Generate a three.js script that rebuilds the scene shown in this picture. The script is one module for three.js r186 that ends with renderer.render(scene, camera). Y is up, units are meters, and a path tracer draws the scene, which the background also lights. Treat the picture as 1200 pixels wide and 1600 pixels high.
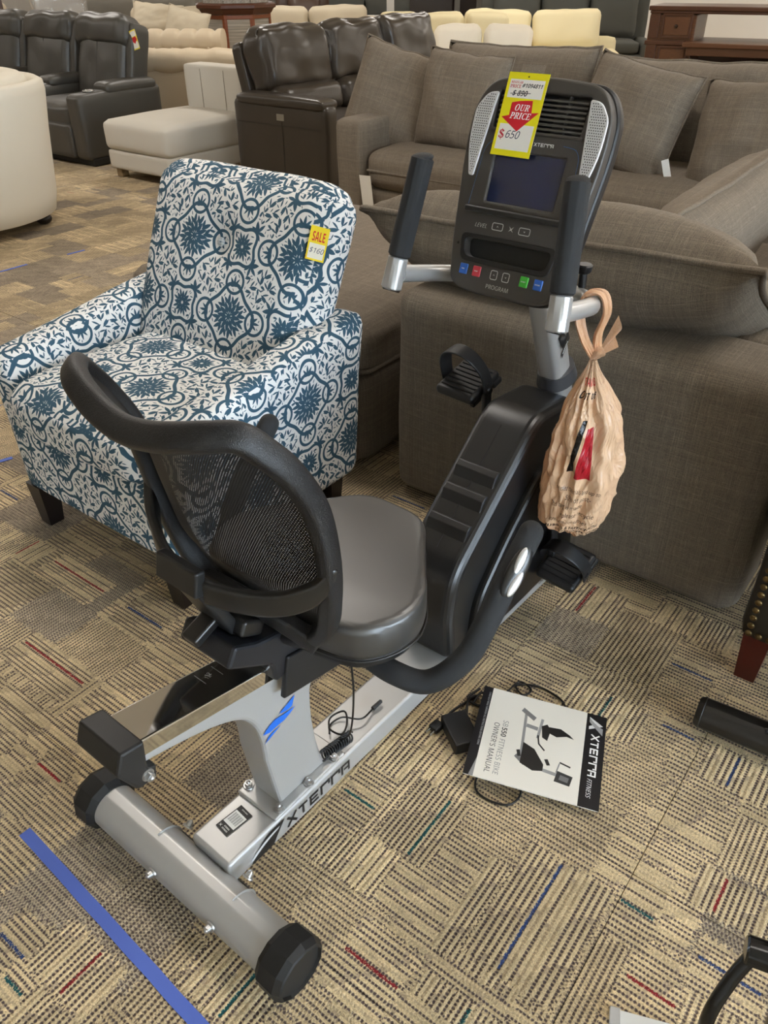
import * as THREE from 'three';
import { RoundedBoxGeometry } from 'three/addons/geometries/RoundedBoxGeometry.js';
import { RectAreaLightUniformsLib } from 'three/addons/lights/RectAreaLightUniformsLib.js';
import * as BGU from 'three/addons/utils/BufferGeometryUtils.js';
import { ImprovedNoise } from 'three/addons/math/ImprovedNoise.js';

// ---------- camera, sky, exposure ----------
const D = Math.PI / 180;
const scene = new THREE.Scene();
const camera = new THREE.PerspectiveCamera(65.24, 1200 / 1600, 0.05, 80);
camera.rotation.order = 'YXZ';
camera.position.set(0, 1.49, 0);
camera.rotation.set(-34.6 * D, 0, -0.5 * D);
const renderer = new THREE.WebGLRenderer({ antialias: true });
renderer.toneMapping = THREE.LinearToneMapping;
renderer.toneMappingExposure = 1.17;
renderer.shadowMap.enabled = true;
RectAreaLightUniformsLib.init();
const SKY = 15, LAMP = 16.0;
scene.background = new THREE.Color().setRGB(0.72, 0.86, 1.0);
scene.backgroundIntensity = SKY;

// ---------- helpers ----------
const V3 = (x, y, z) => new THREE.Vector3(x, y, z);
function rng(seed) { let s = seed >>> 0; return () => { s = (s + 0x6D2B79F5) | 0; let t = Math.imul(s ^ (s >>> 15), 1 | s); t = (t + Math.imul(t ^ (t >>> 7), 61 | t)) ^ t; return ((t ^ (t >>> 14)) >>> 0) / 4294967296; }; }
const noise = new ImprovedNoise();
const nz = (x, y, z) => noise.noise(x, y, z);
const taken = {};
function numbered(n) { if (!(n in taken)) { taken[n] = 0; return n; } taken[n]++; return n + '_' + String(taken[n]).padStart(3, '0'); }
function shadows(o) { o.traverse((m) => { if (m.isMesh) { m.castShadow = true; m.receiveShadow = true; } }); return o; }
function thing(name, label, category, pos = [0, 0, 0], turn = 0, group, parent = scene) {
  const o = new THREE.Group(); o.name = numbered(name); o.position.set(...pos); o.rotation.y = turn; parent.add(o);
  o.userData.label = label; o.userData.category = category; if (group) o.userData.group = group;
  return o;
}
function part(parent, name, geo, mat, pos, rot, label) {
  const m = new THREE.Mesh(Array.isArray(geo) ? merge(geo) : geo, mat); m.name = name; m.castShadow = m.receiveShadow = true;
  if (pos) m.position.set(...pos); if (rot) m.rotation.set(...rot); if (label) m.userData.label = label;
  parent.add(m); return m;
}
function single(name, label, category, geo, mat, pos, rot, group) {
  const m = part(scene, numbered(name), geo, mat, pos, rot); m.userData.label = label; m.userData.category = category; if (group) m.userData.group = group; return m;
}
function structure(name, geo, mat, pos, rot, parent = scene) { const m = part(parent, name, geo, mat, pos, rot); m.userData.kind = 'structure'; return m; }
function merge(list) {
  const keep = list.map((g) => { let q = g.index ? g.toNonIndexed() : g.clone(); for (const k of Object.keys(q.attributes)) if (!['position', 'normal', 'uv'].includes(k)) q.deleteAttribute(k); if (!q.attributes.uv) q.setAttribute('uv', new THREE.BufferAttribute(new Float32Array(q.attributes.position.count * 2), 2)); q.morphAttributes = {}; return q; });
  return BGU.mergeGeometries(keep);
}
const mv = (g, x = 0, y = 0, z = 0) => g.translate(x, y, z);
function xf(g, pos = [0, 0, 0], rot = [0, 0, 0], sc = [1, 1, 1]) { return g.applyMatrix4(new THREE.Matrix4().compose(V3(...pos), new THREE.Quaternion().setFromEuler(new THREE.Euler(...rot)), V3(...sc))); }
// texture coordinates in metres by the way each face points
function boxUV(geo, s = 1, ox = 0, oy = 0) {
  const g = geo.index ? geo.toNonIndexed() : geo, p = g.attributes.position, n = g.attributes.normal, uv = new Float32Array(p.count * 2);
  const a = V3(), b = V3(), c = V3(), f = V3();
  for (let i = 0; i < p.count; i += 3) {
    a.fromBufferAttribute(p, i); b.fromBufferAttribute(p, i + 1); c.fromBufferAttribute(p, i + 2);
    f.copy(b).sub(a).cross(c.clone().sub(a));
    const ax = Math.abs(f.x), ay = Math.abs(f.y), az = Math.abs(f.z);
    [a, b, c].forEach((q, k) => { const [u, v] = ay >= ax && ay >= az ? [q.x, -q.z] : ax >= az ? [q.z, q.y] : [q.x, q.y]; uv[(i + k) * 2] = u * s + ox; uv[(i + k) * 2 + 1] = v * s + oy; });
  }
  g.setAttribute('uv', new THREE.BufferAttribute(uv, 2)); return g;
}
function smooth(g) { g.deleteAttribute('uv'); g.deleteAttribute('normal'); const q = BGU.mergeVertices(g, 1e-5); q.computeVertexNormals(); return q; }
const rbox = (w, h, d, r = 0.01, s = 2) => new RoundedBoxGeometry(w, h, d, s, Math.min(r, w / 2.01, h / 2.01, d / 2.01));
// upholstered block: rounded, puffed on each face, a little uneven
function soft(w, h, d, o = {}) {
  const { r = 0.04, puff = [0, 0, 0], wob = 0.004, seg = 14, seed = 1, uv = 1, shape } = o;
  const n = (l) => Math.max(4, Math.min(26, Math.round(seg * Math.sqrt(l / 0.5))));
  const g = new THREE.BoxGeometry(w, h, d, n(w), n(h), n(d)), p = g.attributes.position, H = [w / 2, h / 2, d / 2], q = V3();
  const R = Math.min(r, w / 2.02, h / 2.02, d / 2.02);
  for (let i = 0; i < p.count; i++) {
    q.fromBufferAttribute(p, i);
    const x = q.x / H[0], y = q.y / H[1], z = q.z / H[2];
    const inn = V3(Math.max(-H[0] + R, Math.min(H[0] - R, q.x)), Math.max(-H[1] + R, Math.min(H[1] - R, q.y)), Math.max(-H[2] + R, Math.min(H[2] - R, q.z)));
    const dv = q.clone().sub(inn); if (dv.lengthSq() > 1e-12) q.copy(inn).addScaledVector(dv.normalize(), R);
    const k = (t) => Math.max(0, 1 - t * t);
    q.x += Math.sign(x) * Math.abs(x) ** 3 * puff[0] * Math.sqrt(k(y) * k(z) + 1e-9);
    q.y += Math.sign(y) * Math.abs(y) ** 3 * puff[1] * Math.sqrt(k(x) * k(z) + 1e-9);
    q.z += Math.sign(z) * Math.abs(z) ** 3 * puff[2] * Math.sqrt(k(x) * k(y) + 1e-9);
    if (wob) { const s = seed * 7.31; q.x += wob * nz(q.x * 5 + s, q.y * 5, q.z * 5); q.y += wob * nz(q.x * 5, q.y * 5 + s, q.z * 5 + 9); q.z += wob * nz(q.x * 5 + 4, q.y * 5, q.z * 5 + s); }
    if (shape) shape(q, x, y, z);
    p.setXYZ(i, q.x, q.y, q.z);
  }
  return boxUV(smooth(g), uv);
}
// stuffed cushion with a seam all round, standing in the x-y plane
function pillowGeo(w, h, t, seed = 1, o = {}) {
  const N = 22, pos = [], idx = [], { ear = 0.05, dent = 0.01, uv = 1 } = o, pts = [];
  const P = (i, j, s) => {
    let x = i / N * 2 - 1, y = j / N * 2 - 1;
    const pinch = 1 - ear * (1 - x * x) * 0 - 0.06 * (1 - Math.abs(x) ** 2) * Math.abs(y) ** 4, pinch2 = 1 - 0.06 * (1 - Math.abs(y) ** 2) * Math.abs(x) ** 4;
    const th = t / 2 * Math.pow(Math.max(0, (1 - x ** 4) * (1 - y ** 4)), 0.55) * (1 - 0.12 * (x * x + y * y));
    const n = nz(x * 2.1 + seed * 3.7, y * 2.1, seed * 1.3 + s), n2 = nz(x * 5 + seed, y * 5, s * 3 + seed);
    return [x * w / 2 * pinch2, y * h / 2 * pinch + 0.012 * nz(x * 3, seed, 0) * (y > 0 ? 1 : 0.3), s * th * (1 + 0.16 * n) + dent * n2 * (th / t * 2)];
  };
  for (const s of [1, -1]) for (let i = 0; i < N; i++) for (let j = 0; j < N; j++) {
    const q = [P(i, j, s), P(i + 1, j, s), P(i + 1, j + 1, s), P(i, j + 1, s)], b = pos.length / 3; for (const k of q) pos.push(...k);
    s > 0 ? idx.push(b, b + 1, b + 2, b, b + 2, b + 3) : idx.push(b, b + 2, b + 1, b, b + 3, b + 2);
  }
  const g = new THREE.BufferGeometry(); g.setAttribute('position', new THREE.Float32BufferAttribute(pos, 3)); g.setIndex(idx);
  const q = BGU.mergeVertices(g, 1e-5); q.computeVertexNormals();
  for (let k = 0; k < N; k++) pts.push(P(k, 0, 1)); for (let k = 0; k < N; k++) pts.push(P(N, k, 1)); for (let k = N; k > 0; k--) pts.push(P(k, N, 1)); for (let k = N; k > 0; k--) pts.push(P(0, k, 1));
  return { body: boxUV(q, uv), welt: boxUV(tube(pts.map((a) => V3(a[0], a[1], 0)), o.wr || 0.006, { closed: true, n: 96, rs: 6 }), uv) };
}
function tube(pts, r, o = {}) {
  const { closed = false, n = Math.max(12, pts.length * 8), rs = 12, tension = 0.5, cap = true } = o;
  const c = new THREE.CatmullRomCurve3(pts, closed, 'catmullrom', tension), g = new THREE.TubeGeometry(c, n, r, rs, closed);
  if (closed || !cap) return g;
  const ends = [0, 1].map((t) => { const p = c.getPointAt(t), d = c.getTangentAt(t).multiplyScalar(t ? 1 : -1), k = new THREE.CircleGeometry(r, rs); k.applyQuaternion(new THREE.Quaternion().setFromUnitVectors(V3(0, 0, 1), d)); return k.translate(p.x, p.y, p.z); });
  return merge([g, ...ends]);
}
// straight round bar from a to b with chamfered ends
function bar(a, b, r, r2 = r, rs = 20, ch = 0.003) {
  const d = b.clone().sub(a), L = d.length(), g = new THREE.LatheGeometry([[0, 0], [Math.max(r - ch, 0.0001), 0], [r, ch], [r2, L - ch], [Math.max(r2 - ch, 0.0001), L], [0, L]].map((q) => new THREE.Vector2(...q)), rs);
  g.applyQuaternion(new THREE.Quaternion().setFromUnitVectors(V3(0, 1, 0), d.normalize())); return mv(BGU.toCreasedNormals(g, 0.7), a.x, a.y, a.z);
}
// box with own axes between two points (section w across, h up)
function beam(a, b, w, h, r = 0.006, up = V3(0, 1, 0)) {
  const d = b.clone().sub(a), L = d.length(); d.normalize(); const side = up.clone().cross(d).normalize(), u2 = d.clone().cross(side);
  const g = rbox(w, h, L, r); const m = new THREE.Matrix4().makeBasis(side, u2, d); m.setPosition(a.clone().add(b).multiplyScalar(0.5)); return g.applyMatrix4(m);
}
function shapeOf(pts, round = 0) {
  const s = new THREE.Shape();
  if (!round) { pts.forEach(([x, y], i) => (i ? s.lineTo(x, y) : s.moveTo(x, y))); s.closePath(); return s; }
  const n = pts.length;
  pts.forEach((p, i) => {
    const a = pts[(i + n - 1) % n], b = pts[(i + 1) % n], rr = p[2] ?? round;
    const da = Math.hypot(a[0] - p[0], a[1] - p[1]), db = Math.hypot(b[0] - p[0], b[1] - p[1]), k = Math.min(rr, da * 0.49, db * 0.49);
    const s1 = [p[0] + (a[0] - p[0]) / da * k, p[1] + (a[1] - p[1]) / da * k], s2 = [p[0] + (b[0] - p[0]) / db * k, p[1] + (b[1] - p[1]) / db * k];
    i ? s.lineTo(...s1) : s.moveTo(...s1); s.quadraticCurveTo(p[0], p[1], ...s2);
  });
  s.closePath(); return s;
}
function extrude(shape, depth, bevel = 0.003, seg = 2, curve = 6) { return new THREE.ExtrudeGeometry(shape, { depth: Math.max(depth - 2 * bevel, 0.0001), bevelEnabled: bevel > 0, bevelThickness: bevel, bevelSize: bevel, bevelOffset: -bevel, bevelSegments: seg, curveSegments: curve }).translate(0, 0, bevel); }
// ---------- textures ----------
function canvasTex(w, h, draw, o = {}) { const c = document.createElement('canvas'); c.width = w; c.height = h; draw(c.getContext('2d'), w, h); const t = new THREE.CanvasTexture(c); t.colorSpace = o.data ? THREE.NoColorSpace : THREE.SRGBColorSpace; if (o.repeat) { t.wrapS = t.wrapT = THREE.RepeatWrapping; t.repeat.set(...o.repeat); } t.magFilter = THREE.LinearFilter; return t; }
function dataTex(w, h, fn, o = {}) {
  const d = new Uint8Array(w * h * 4); for (let y = 0; y < h; y++) for (let x = 0; x < w; x++) { const c = fn(x, y), i = (y * w + x) * 4; if (typeof c === 'number') d[i] = d[i + 1] = d[i + 2] = c; else { d[i] = c[0]; d[i + 1] = c[1]; d[i + 2] = c[2]; } d[i + 3] = 255; }
  const t = new THREE.DataTexture(d, w, h); t.colorSpace = o.srgb ? THREE.SRGBColorSpace : THREE.NoColorSpace; t.wrapS = t.wrapT = THREE.RepeatWrapping; t.magFilter = THREE.LinearFilter; t.minFilter = THREE.LinearFilter; if (o.repeat) t.repeat.set(...o.repeat); t.needsUpdate = true; return t;
}
const mat = (color, roughness = 0.6, o = {}) => new THREE.MeshStandardMaterial({ color, roughness, ...o });
const phys = (color, roughness = 0.6, o = {}) => new THREE.MeshPhysicalMaterial({ color, roughness, ...o });
// flat print on a thin sheet set on a part
function print(parent, name, w, h, px, draw, pos, rot, o = {}) {
  const t = canvasTex(px, Math.round(px * h / w), draw), m = mat(0xffffff, o.rough ?? 0.5, { map: t, transparent: !!o.clear, polygonOffset: true, polygonOffsetFactor: -1 });
  const q = part(parent, name, new THREE.PlaneGeometry(w, h), m, pos, rot, o.label); q.castShadow = false; return q;
}
const wrap = (a, n) => ((a % n) + n) % n;
// ---------- directions of the shop floor: local x = along the sofas (b), local z = towards the entrance (-a) ----------
const TURN = -37.4 * D;
const AX = V3(Math.sin(37.4 * D), 0, -Math.cos(37.4 * D)), BX = V3(Math.cos(37.4 * D), 0, Math.sin(37.4 * D));
const room = (b, h, a) => BX.clone().multiplyScalar(b).addScaledVector(AX, a).add(V3(0, h, 0));
// furniture is laid out from one corner of the near sofa
const P0 = V3(0.027, 0, -2.28);
const at = (a, b, h = 0) => { const q = P0.clone().addScaledVector(AX, a).addScaledVector(BX, b); return [q.x, h, q.z]; };

// ---------- room ----------
const BW = -20, BE = 6, AS = -4, AN = 23, CH = 3.3;
const white = mat(0xe9e6df, 0.85), ceilMat = mat(0xf1efe9, 0.9);
const slab = (b0, b1, h0, h1, a0, a1) => { const g = new THREE.BoxGeometry(b1 - b0, h1 - h0, a1 - a0); g.translate((b0 + b1) / 2, (h0 + h1) / 2, -(a0 + a1) / 2); return g.rotateY(TURN); };
structure('ceiling', slab(BW - 0.2, BE + 0.2, CH, CH + 0.2, AS - 0.2, AN + 0.2), ceilMat);
structure('wall_back', slab(BW - 0.2, BE + 0.2, 0, CH, AN, AN + 0.2), white);
structure('wall_partition', slab(-6.4, BE, 0, CH, 15.2, 15.35), white);
structure('wall_left', slab(BW - 0.2, BW, 0, CH, AS - 0.2, AN), white);
structure('wall_right', [slab(BE, BE + 0.2, 0, 0.35, AS, AN), slab(BE, BE + 0.2, 2.8, CH, AS, AN), slab(BE, BE + 0.2, 0.35, 2.8, AS, -3.4), slab(BE, BE + 0.2, 0.35, 2.8, 3.0, AN)], white);
structure('wall_front', slab(BW, BE + 0.2, 0, CH, AS - 0.2, AS), white);
const alu = mat(0x9a9ea2, 0.4, { metalness: 0.8 }), paneMat = phys(0xffffff, 0.02, { transmission: 1, thickness: 0, ior: 1.45 });
{ let n = 1;
  for (let k = 0; k < 4; k++) { const a0 = -3.4 + k * 1.6; const w = structure('window_' + n++, [slab(BE + 0.06, BE + 0.14, 0.35, 2.8, a0, a0 + 0.06), slab(BE + 0.06, BE + 0.14, 0.35, 0.42, a0, a0 + 1.6), slab(BE + 0.06, BE + 0.14, 2.73, 2.8, a0, a0 + 1.6)], alu); part(w, 'pane', slab(BE + 0.095, BE + 0.1, 0.42, 2.73, a0 + 0.06, a0 + 1.6), paneMat); }
}
structure('pavement_outside', slab(-40, 40, -0.3, -0.2, -40, 40), mat(0x8d8a85, 0.9));

// ---------- carpet: tiles of 0.494 m, striped patches, a few coloured yarns ----------
const T = 0.494, CA0 = 0.016, CB0 = -2.627, CN = 2048, CS = T * 6, PX = CN / CS;
const rnd = rng(29);
const blocks = new Int16Array(CN * CN), blockList = [];
function rect(b0, a0, b1, a1, dir, kind) {
  const id = blockList.length; blockList.push({ dir, kind, ph: rnd() * 0.02, tone: 0.93 + rnd() * 0.14, pitch: 0.0098 + rnd() * 0.003 });
  const x0 = Math.round(b0 * PX), x1 = Math.round(b1 * PX), y0 = Math.round(a0 * PX), y1 = Math.round(a1 * PX);
  for (let y = y0; y < y1; y++) { const yy = wrap(y, CN); for (let x = x0; x < x1; x++) blocks[yy * CN + wrap(x, CN)] = id; }
}
const KIND = () => { const r = rnd(); return r < 0.5 ? 0 : r < 0.64 ? 1 : r < 0.9 ? 2 : 3; };
(function split(b0, a0, b1, a1, d) {
  const w = b1 - b0, h = a1 - a0;
  if ((w < 0.27 && h < 0.27 && (d > 4 || rnd() < 0.3)) || Math.max(w, h) < 0.11) { rect(b0, a0, b1, a1, rnd() < 0.5 ? 0 : 1, KIND()); return; }
  const f = 0.34 + rnd() * 0.32;
  if (w > h * (0.75 + rnd() * 0.5)) { split(b0, a0, b0 + w * f, a1, d + 1); split(b0 + w * f, a0, b1, a1, d + 1); } else { split(b0, a0, b1, a0 + h * f, d + 1); split(b0, a0 + h * f, b1, a1, d + 1); }
})(0, 0, CS, CS, 0);
const RED = [132, 30, 38], BLU = [38, 60, 110], TEA = [16, 78, 84];
// [colour, runs along b?, a, b, length]
const accents = [[RED, 1, 0.914, -1.954, 0.236], [RED, 1, 0.66, -1.713, 0.25], [RED, 1, 0.452, -1.336, 0.082], [RED, 1, 0.815, -0.088, 0.087], [RED, 1, 0.552, -0.52, 0.117],
  [BLU, 1, 0.913, -1.607, 0.142], [BLU, 1, 0.186, -1.052, 0.075], [BLU, 1, 1.609, -0.305, 0.1], [BLU, 1, 1.402, -0.25, 0.075], [BLU, 1, 0.924, 0.001, 0.109], [BLU, 1, 1.81, -1.348, 0.13], [BLU, 1, 1.038, -2.452, 0.1],
  [TEA, 1, 0.146, -0.973, 0.05], [TEA, 1, 0.94, -0.154, 0.063], [TEA, 1, 0.814, -0.737, 0.08],
  [RED, 0, 0.864, -2.084, 0.08], [RED, 0, 0.19, -0.872, 0.086], [RED, 0, 1.649, -0.593, 0.126], [RED, 0, 1.023, -0.004, 0.08], [BLU, 0, 0.688, -0.278, 0.25], [BLU, 0, 1.322, -0.075, 0.09],
  [TEA, 0, 0.772, -0.537, 0.156], [TEA, 0, 1.309, -0.382, 0.103], [TEA, 0, 0.571, -0.282, 0.03], [TEA, 0, 0.332, -0.62, 0.09],
  [RED, 1, 2.3, -2.0, 0.1], [BLU, 0, 2.5, -1.2, 0.1], [TEA, 1, 2.7, -0.6, 0.12], [RED, 0, 2.1, -0.4, 0.1]];
for (const [, alongB, a, b, L] of accents) { const la = a - CA0, lb = b - CB0, w = 0.05 + rnd() * 0.07, w2 = 0.04 + rnd() * 0.07; if (alongB) rect(lb - 0.01, la - w, lb + L + 0.01, la + w2, 0, 0); else rect(lb - w, la - 0.01, lb + w2, la + L + 0.01, 1, 0); }
const tintAt = new Int8Array(CN * CN).fill(-1);
accents.forEach(([, alongB, a, b, L], k) => { const la = (a - CA0) * PX, lb = (b - CB0) * PX, l = L * PX; for (let t = 0; t < l; t++) for (let s = -2; s <= 2; s++) { if (rnd() < (Math.abs(s) === 2 ? 0.55 : 0.12)) continue; const x = Math.round(alongB ? lb + t : lb + s), y = Math.round(alongB ? la + s : la + t); tintAt[wrap(y, CN) * CN + wrap(x, CN)] = k; } });
const carpetColor = new Uint8Array(CN * CN * 4), carpetBump = new Uint8Array(CN * CN * 4);
{ const r = rng(5), sp = new Float32Array(CN * CN); for (let i = 0; i < sp.length; i++) sp[i] = r();
  const BASE = [[202, 182, 144], [186, 171, 142], [196, 176, 139], [180, 165, 138]], DARK = [[74, 63, 64], [84, 74, 72], [78, 67, 65], [86, 76, 73]];
  const patch = new Float32Array(256 * 256); for (let y = 0; y < 256; y++) for (let x = 0; x < 256; x++) { const u = x / 256 * 2 * Math.PI, v = y / 256 * 2 * Math.PI; patch[y * 256 + x] = nz(Math.cos(u) * 2.2 + 5, Math.sin(u) * 2.2, Math.cos(v) * 2.2 + Math.sin(v) * 1.7) + 0.6 * nz(Math.cos(u) * 6, Math.sin(u) * 6 + 3, Math.cos(v) * 6 + Math.sin(v) * 5); }
  for (let y = 0; y < CN; y++) for (let x = 0; x < CN; x++) {
    const i = y * CN + x, jx = wrap(x + Math.round(5 * Math.sin(y * 0.9) * Math.sin(y * 0.23 + 2)), CN), jy = wrap(y + Math.round(5 * Math.sin(x * 0.8 + 1) * Math.sin(x * 0.19)), CN), B = blockList[blocks[jy * CN + jx]], s = (B.dir ? y : x) / PX, t = (B.dir ? x : y) / PX + B.ph, row = Math.floor(t / B.pitch), ft = t / B.pitch - row;
    const jig = (Math.sin(row * 12.9898 + B.ph * 900) * 43758.5453) % 1, al = s / 0.0074 + jig * 4, fs = al - Math.floor(al);
    const yarn = ((Math.floor(al) * 7919 + row * 104729) & 255) / 255;
    let dark = 0;
    if (B.kind === 0) dark = ((ft - 0.22) / 0.24) ** 2 + ((fs - 0.34) / 0.38) ** 2 < 1 ? 0.95 : ft < 0.42 ? 0.22 : yarn > 0.9 ? 0.3 : 0;
    else if (B.kind === 1) dark = ((ft - 0.24) / 0.27) ** 2 + ((fs - 0.3) / 0.34) ** 2 < 1 ? 0.95 : ((ft - 0.76) / 0.2) ** 2 + ((fs - 0.8) / 0.24) ** 2 < 1 ? 0.7 : ft < 0.45 ? 0.3 : 0.1;
    else if (B.kind === 2) dark = ((ft - 0.22) / 0.24) ** 2 + ((fs - 0.34) / 0.36) ** 2 < 1 ? 0.92 : ft < 0.42 ? 0.2 : ft > 0.7 && fs > 0.8 ? 0.45 : 0;
    else dark = ft < 0.48 && fs < 0.55 ? 0.95 : ft > 0.52 && fs > 0.5 ? 0.6 : 0.12;
    if (Math.abs(jig) > 0.82 && B.kind === 0) dark *= 0.25;
    const loop = 0.5 + 0.5 * Math.sin(ft * Math.PI) * (0.6 + 0.4 * Math.sin(fs * Math.PI)), v = B.tone * (0.8 + 0.3 * sp[i] + 0.12 * yarn) * (1 + 0.09 * patch[(y >> 3) * 256 + (x >> 3)]), ba = BASE[B.kind], da = DARK[B.kind];
    let c = [0, 1, 2].map((k) => (ba[k] * (1 - dark) + da[k] * dark) * v);
    if (tintAt[i] >= 0) c = accents[tintAt[i]][0].map((q) => q * (0.75 + 0.5 * sp[i]));
    const j = i * 4; carpetColor[j] = Math.min(255, c[0]); carpetColor[j + 1] = Math.min(255, c[1]); carpetColor[j + 2] = Math.min(255, c[2]); carpetColor[j + 3] = 255;
    const hgt = 255 * (0.25 + 0.5 * loop * (1 - 0.55 * dark) + 0.2 * sp[i]); carpetBump[j] = carpetBump[j + 1] = carpetBump[j + 2] = Math.min(255, hgt); carpetBump[j + 3] = 255;
  }
}
function rawTex(d, srgb) { const t = new THREE.DataTexture(d, CN, CN); t.colorSpace = srgb ? THREE.SRGBColorSpace : THREE.NoColorSpace; t.wrapS = t.wrapT = THREE.RepeatWrapping; t.magFilter = t.minFilter = THREE.LinearFilter; t.needsUpdate = true; return t; }
const carpetMat = mat(0xffffff, 0.95, { map: rawTex(carpetColor, true), bumpMap: rawTex(carpetBump, false), bumpScale: 0.004 });
const floor = structure('floor', slab(BW - 0.2, BE + 0.2, -0.2, -0.008, AS - 0.2, AN + 0.2), mat(0x4a443c, 0.95));
{ // near tiles one by one
  const inView = (b, a) => { const q = room(b, 0, a), v = q.clone().sub(camera.position).applyEuler(new THREE.Euler(34.6 * D, 0, 0)); return v.z < -0.2 && Math.abs(v.x / -v.z) < 0.58 && Math.abs(v.y / -v.z) < 0.74 ? q.length() : 0; };
  const cells = []; for (let i = -26; i < 12; i++) for (let j = -8; j < 30; j++) { const b = CB0 + (i + 0.5) * T, a = CA0 + (j + 0.5) * T; let d = inView(b, a); if (!d) for (const [p, q] of [[-0.5, -0.5], [0.5, -0.5], [-0.5, 0.5], [0.5, 0.5]]) d = d || inView(b + p * T, a + q * T); if (d) cells.push([d, i, j, b, a]); }
  cells.sort((p, q) => p[0] - q[0]);
  const kit = {}, used = new Set(), r = rng(3);
  for (const [, i, j, b, a] of cells.slice(0, 300)) {
    const ci = wrap(i, 6), cj = wrap(j, 6), key = ci + '_' + cj; used.add(i + ',' + j);
    if (!kit[key]) { const g = rbox(T - 0.0012, 0.0075, T - 0.0012, 0.0012, 1), p = g.attributes.position, uv = g.attributes.uv; for (let k = 0; k < p.count; k++) uv.setXY(k, (ci + 0.5 + p.getX(k) / T) / 6, (cj + 0.5 - p.getZ(k) / T) / 6); kit[key] = g; }
    const m = part(floor, 'carpet_tile', kit[key], carpetMat); const q = room(b, -0.00375 + (r() - 0.5) * 0.0006, a); m.position.copy(q); m.rotation.set((r() - 0.5) * 0.001, TURN, (r() - 0.5) * 0.001); m.userData.kind = 'structure';
  }
  const rest = []; const minI = -26, maxI = 12;
  for (let i = -36; i < 18; i++) for (let j = -9; j < 47; j++) { if (used.has(i + ',' + j)) continue; const b = CB0 + (i + 0.5) * T, a = CA0 + (j + 0.5) * T; if (b < BW || b > BE || a < AS || a > AN) continue; const g = new THREE.PlaneGeometry(T, T).rotateX(-Math.PI / 2), p = g.attributes.position, uv = g.attributes.uv; const ci = wrap(i, 6), cj = wrap(j, 6); for (let k = 0; k < 4; k++) uv.setXY(k, (ci + 0.5 + p.getX(k) / T) / 6, (cj + 0.5 - p.getZ(k) / T) / 6); g.rotateY(TURN); const q = room(b, -0.0006, a); rest.push(g.translate(q.x, q.y, q.z)); }
  const m = part(floor, 'carpet_tiles_beyond', rest, carpetMat); m.userData.kind = 'stuff';
}
// ---------- ceiling luminaires ----------
{ const frameMat = mat(0xf3f3f0, 0.5), glow = new THREE.MeshStandardMaterial({ color: 0xffffff, emissive: 0xfff6ec, emissiveIntensity: 1.6, roughness: 0.6 });
  const proto = new THREE.Group();
  const fr = [rbox(1.24, 0.05, 0.03, 0.004), rbox(1.24, 0.05, 0.03, 0.004), rbox(0.03, 0.05, 0.62, 0.004), rbox(0.03, 0.05, 0.62, 0.004)]; mv(fr[0], 0, 0, 0.305); mv(fr[1], 0, 0, -0.305); mv(fr[2], 0.605, 0, 0); mv(fr[3], -0.605, 0, 0);
  const frG = merge(fr), diffG = rbox(1.18, 0.012, 0.58, 0.003);
  let n = 0;
  for (let i = 0; i < 6; i++) for (let j = 0; j < 5; j++) {
    if (j === 0 || (i === 5 && j < 2)) continue;
    const q = room(-13.6 + i * 3.6, CH - 0.026, -2.0 + j * 4.2);
    const t = thing('ceiling_light', 'white recessed troffer light in the showroom ceiling', 'light', [q.x, q.y, q.z], TURN, 'ceiling troffer lights');
    part(t, 'frame', frG, frameMat); part(t, 'diffuser', diffG, glow, [0, -0.005, 0]);
    const l = new THREE.RectAreaLight(0xfff8f0, LAMP, 1.16, 0.56); l.position.set(0, -0.03, 0); l.rotation.x = -Math.PI / 2; t.add(l); n++;
  }
}
// ---------- the recumbent exercise bike: local x forward, y up, z to its right ----------
const BIKE_POS = [-0.329, 0, -0.887], BIKE_TURN = 51 * D;
const Q = (u, v, h) => V3(u, h, v);
const grain = dataTex(256, 256, (x, y) => { const r = Math.abs(Math.sin(x * 127.1 + y * 311.7) * 43758.5453) % 1, r2 = Math.abs(Math.sin((x >> 1) * 12.9 + (y >> 1) * 78.2) * 43758.5) % 1; return 90 + 100 * r * r2 + 60 * r2; }, { repeat: [12, 12] });
const silver = mat(0xb4b3b1, 0.36, { metalness: 0.4 }), silverTube = mat(0xc4c5c6, 0.3, { metalness: 0.6 }), chrome = mat(0xe6e6e6, 0.06, { metalness: 1 }), steel = mat(0xbdbdbd, 0.36, { metalness: 0.9 });
const blackPl = mat(0x17181a, 0.42), consolePl = phys(0x423e3a, 0.46, { ior: 1.6 }), shroudPl = phys(0x121315, 0.36, { ior: 1.65 }), grainPl = phys(0x111215, 0.45, { ior: 1.6, bumpMap: grain, bumpScale: 0.0007 }), glossPl = phys(0x1b1a19, 0.3, { ior: 1.6 }), foam = mat(0x1e2023, 0.62, { bumpMap: grain, bumpScale: 0.0005 });
const vinyl = phys(0x2b2a29, 0.42, { ior: 2.0,  bumpMap: grain, bumpScale: 0.0001 });
const bike = thing('recumbent_exercise_bike', 'silver and black recumbent exercise bike with mesh backrest and tall display console', 'exercise bike', BIKE_POS, BIKE_TURN);
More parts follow.
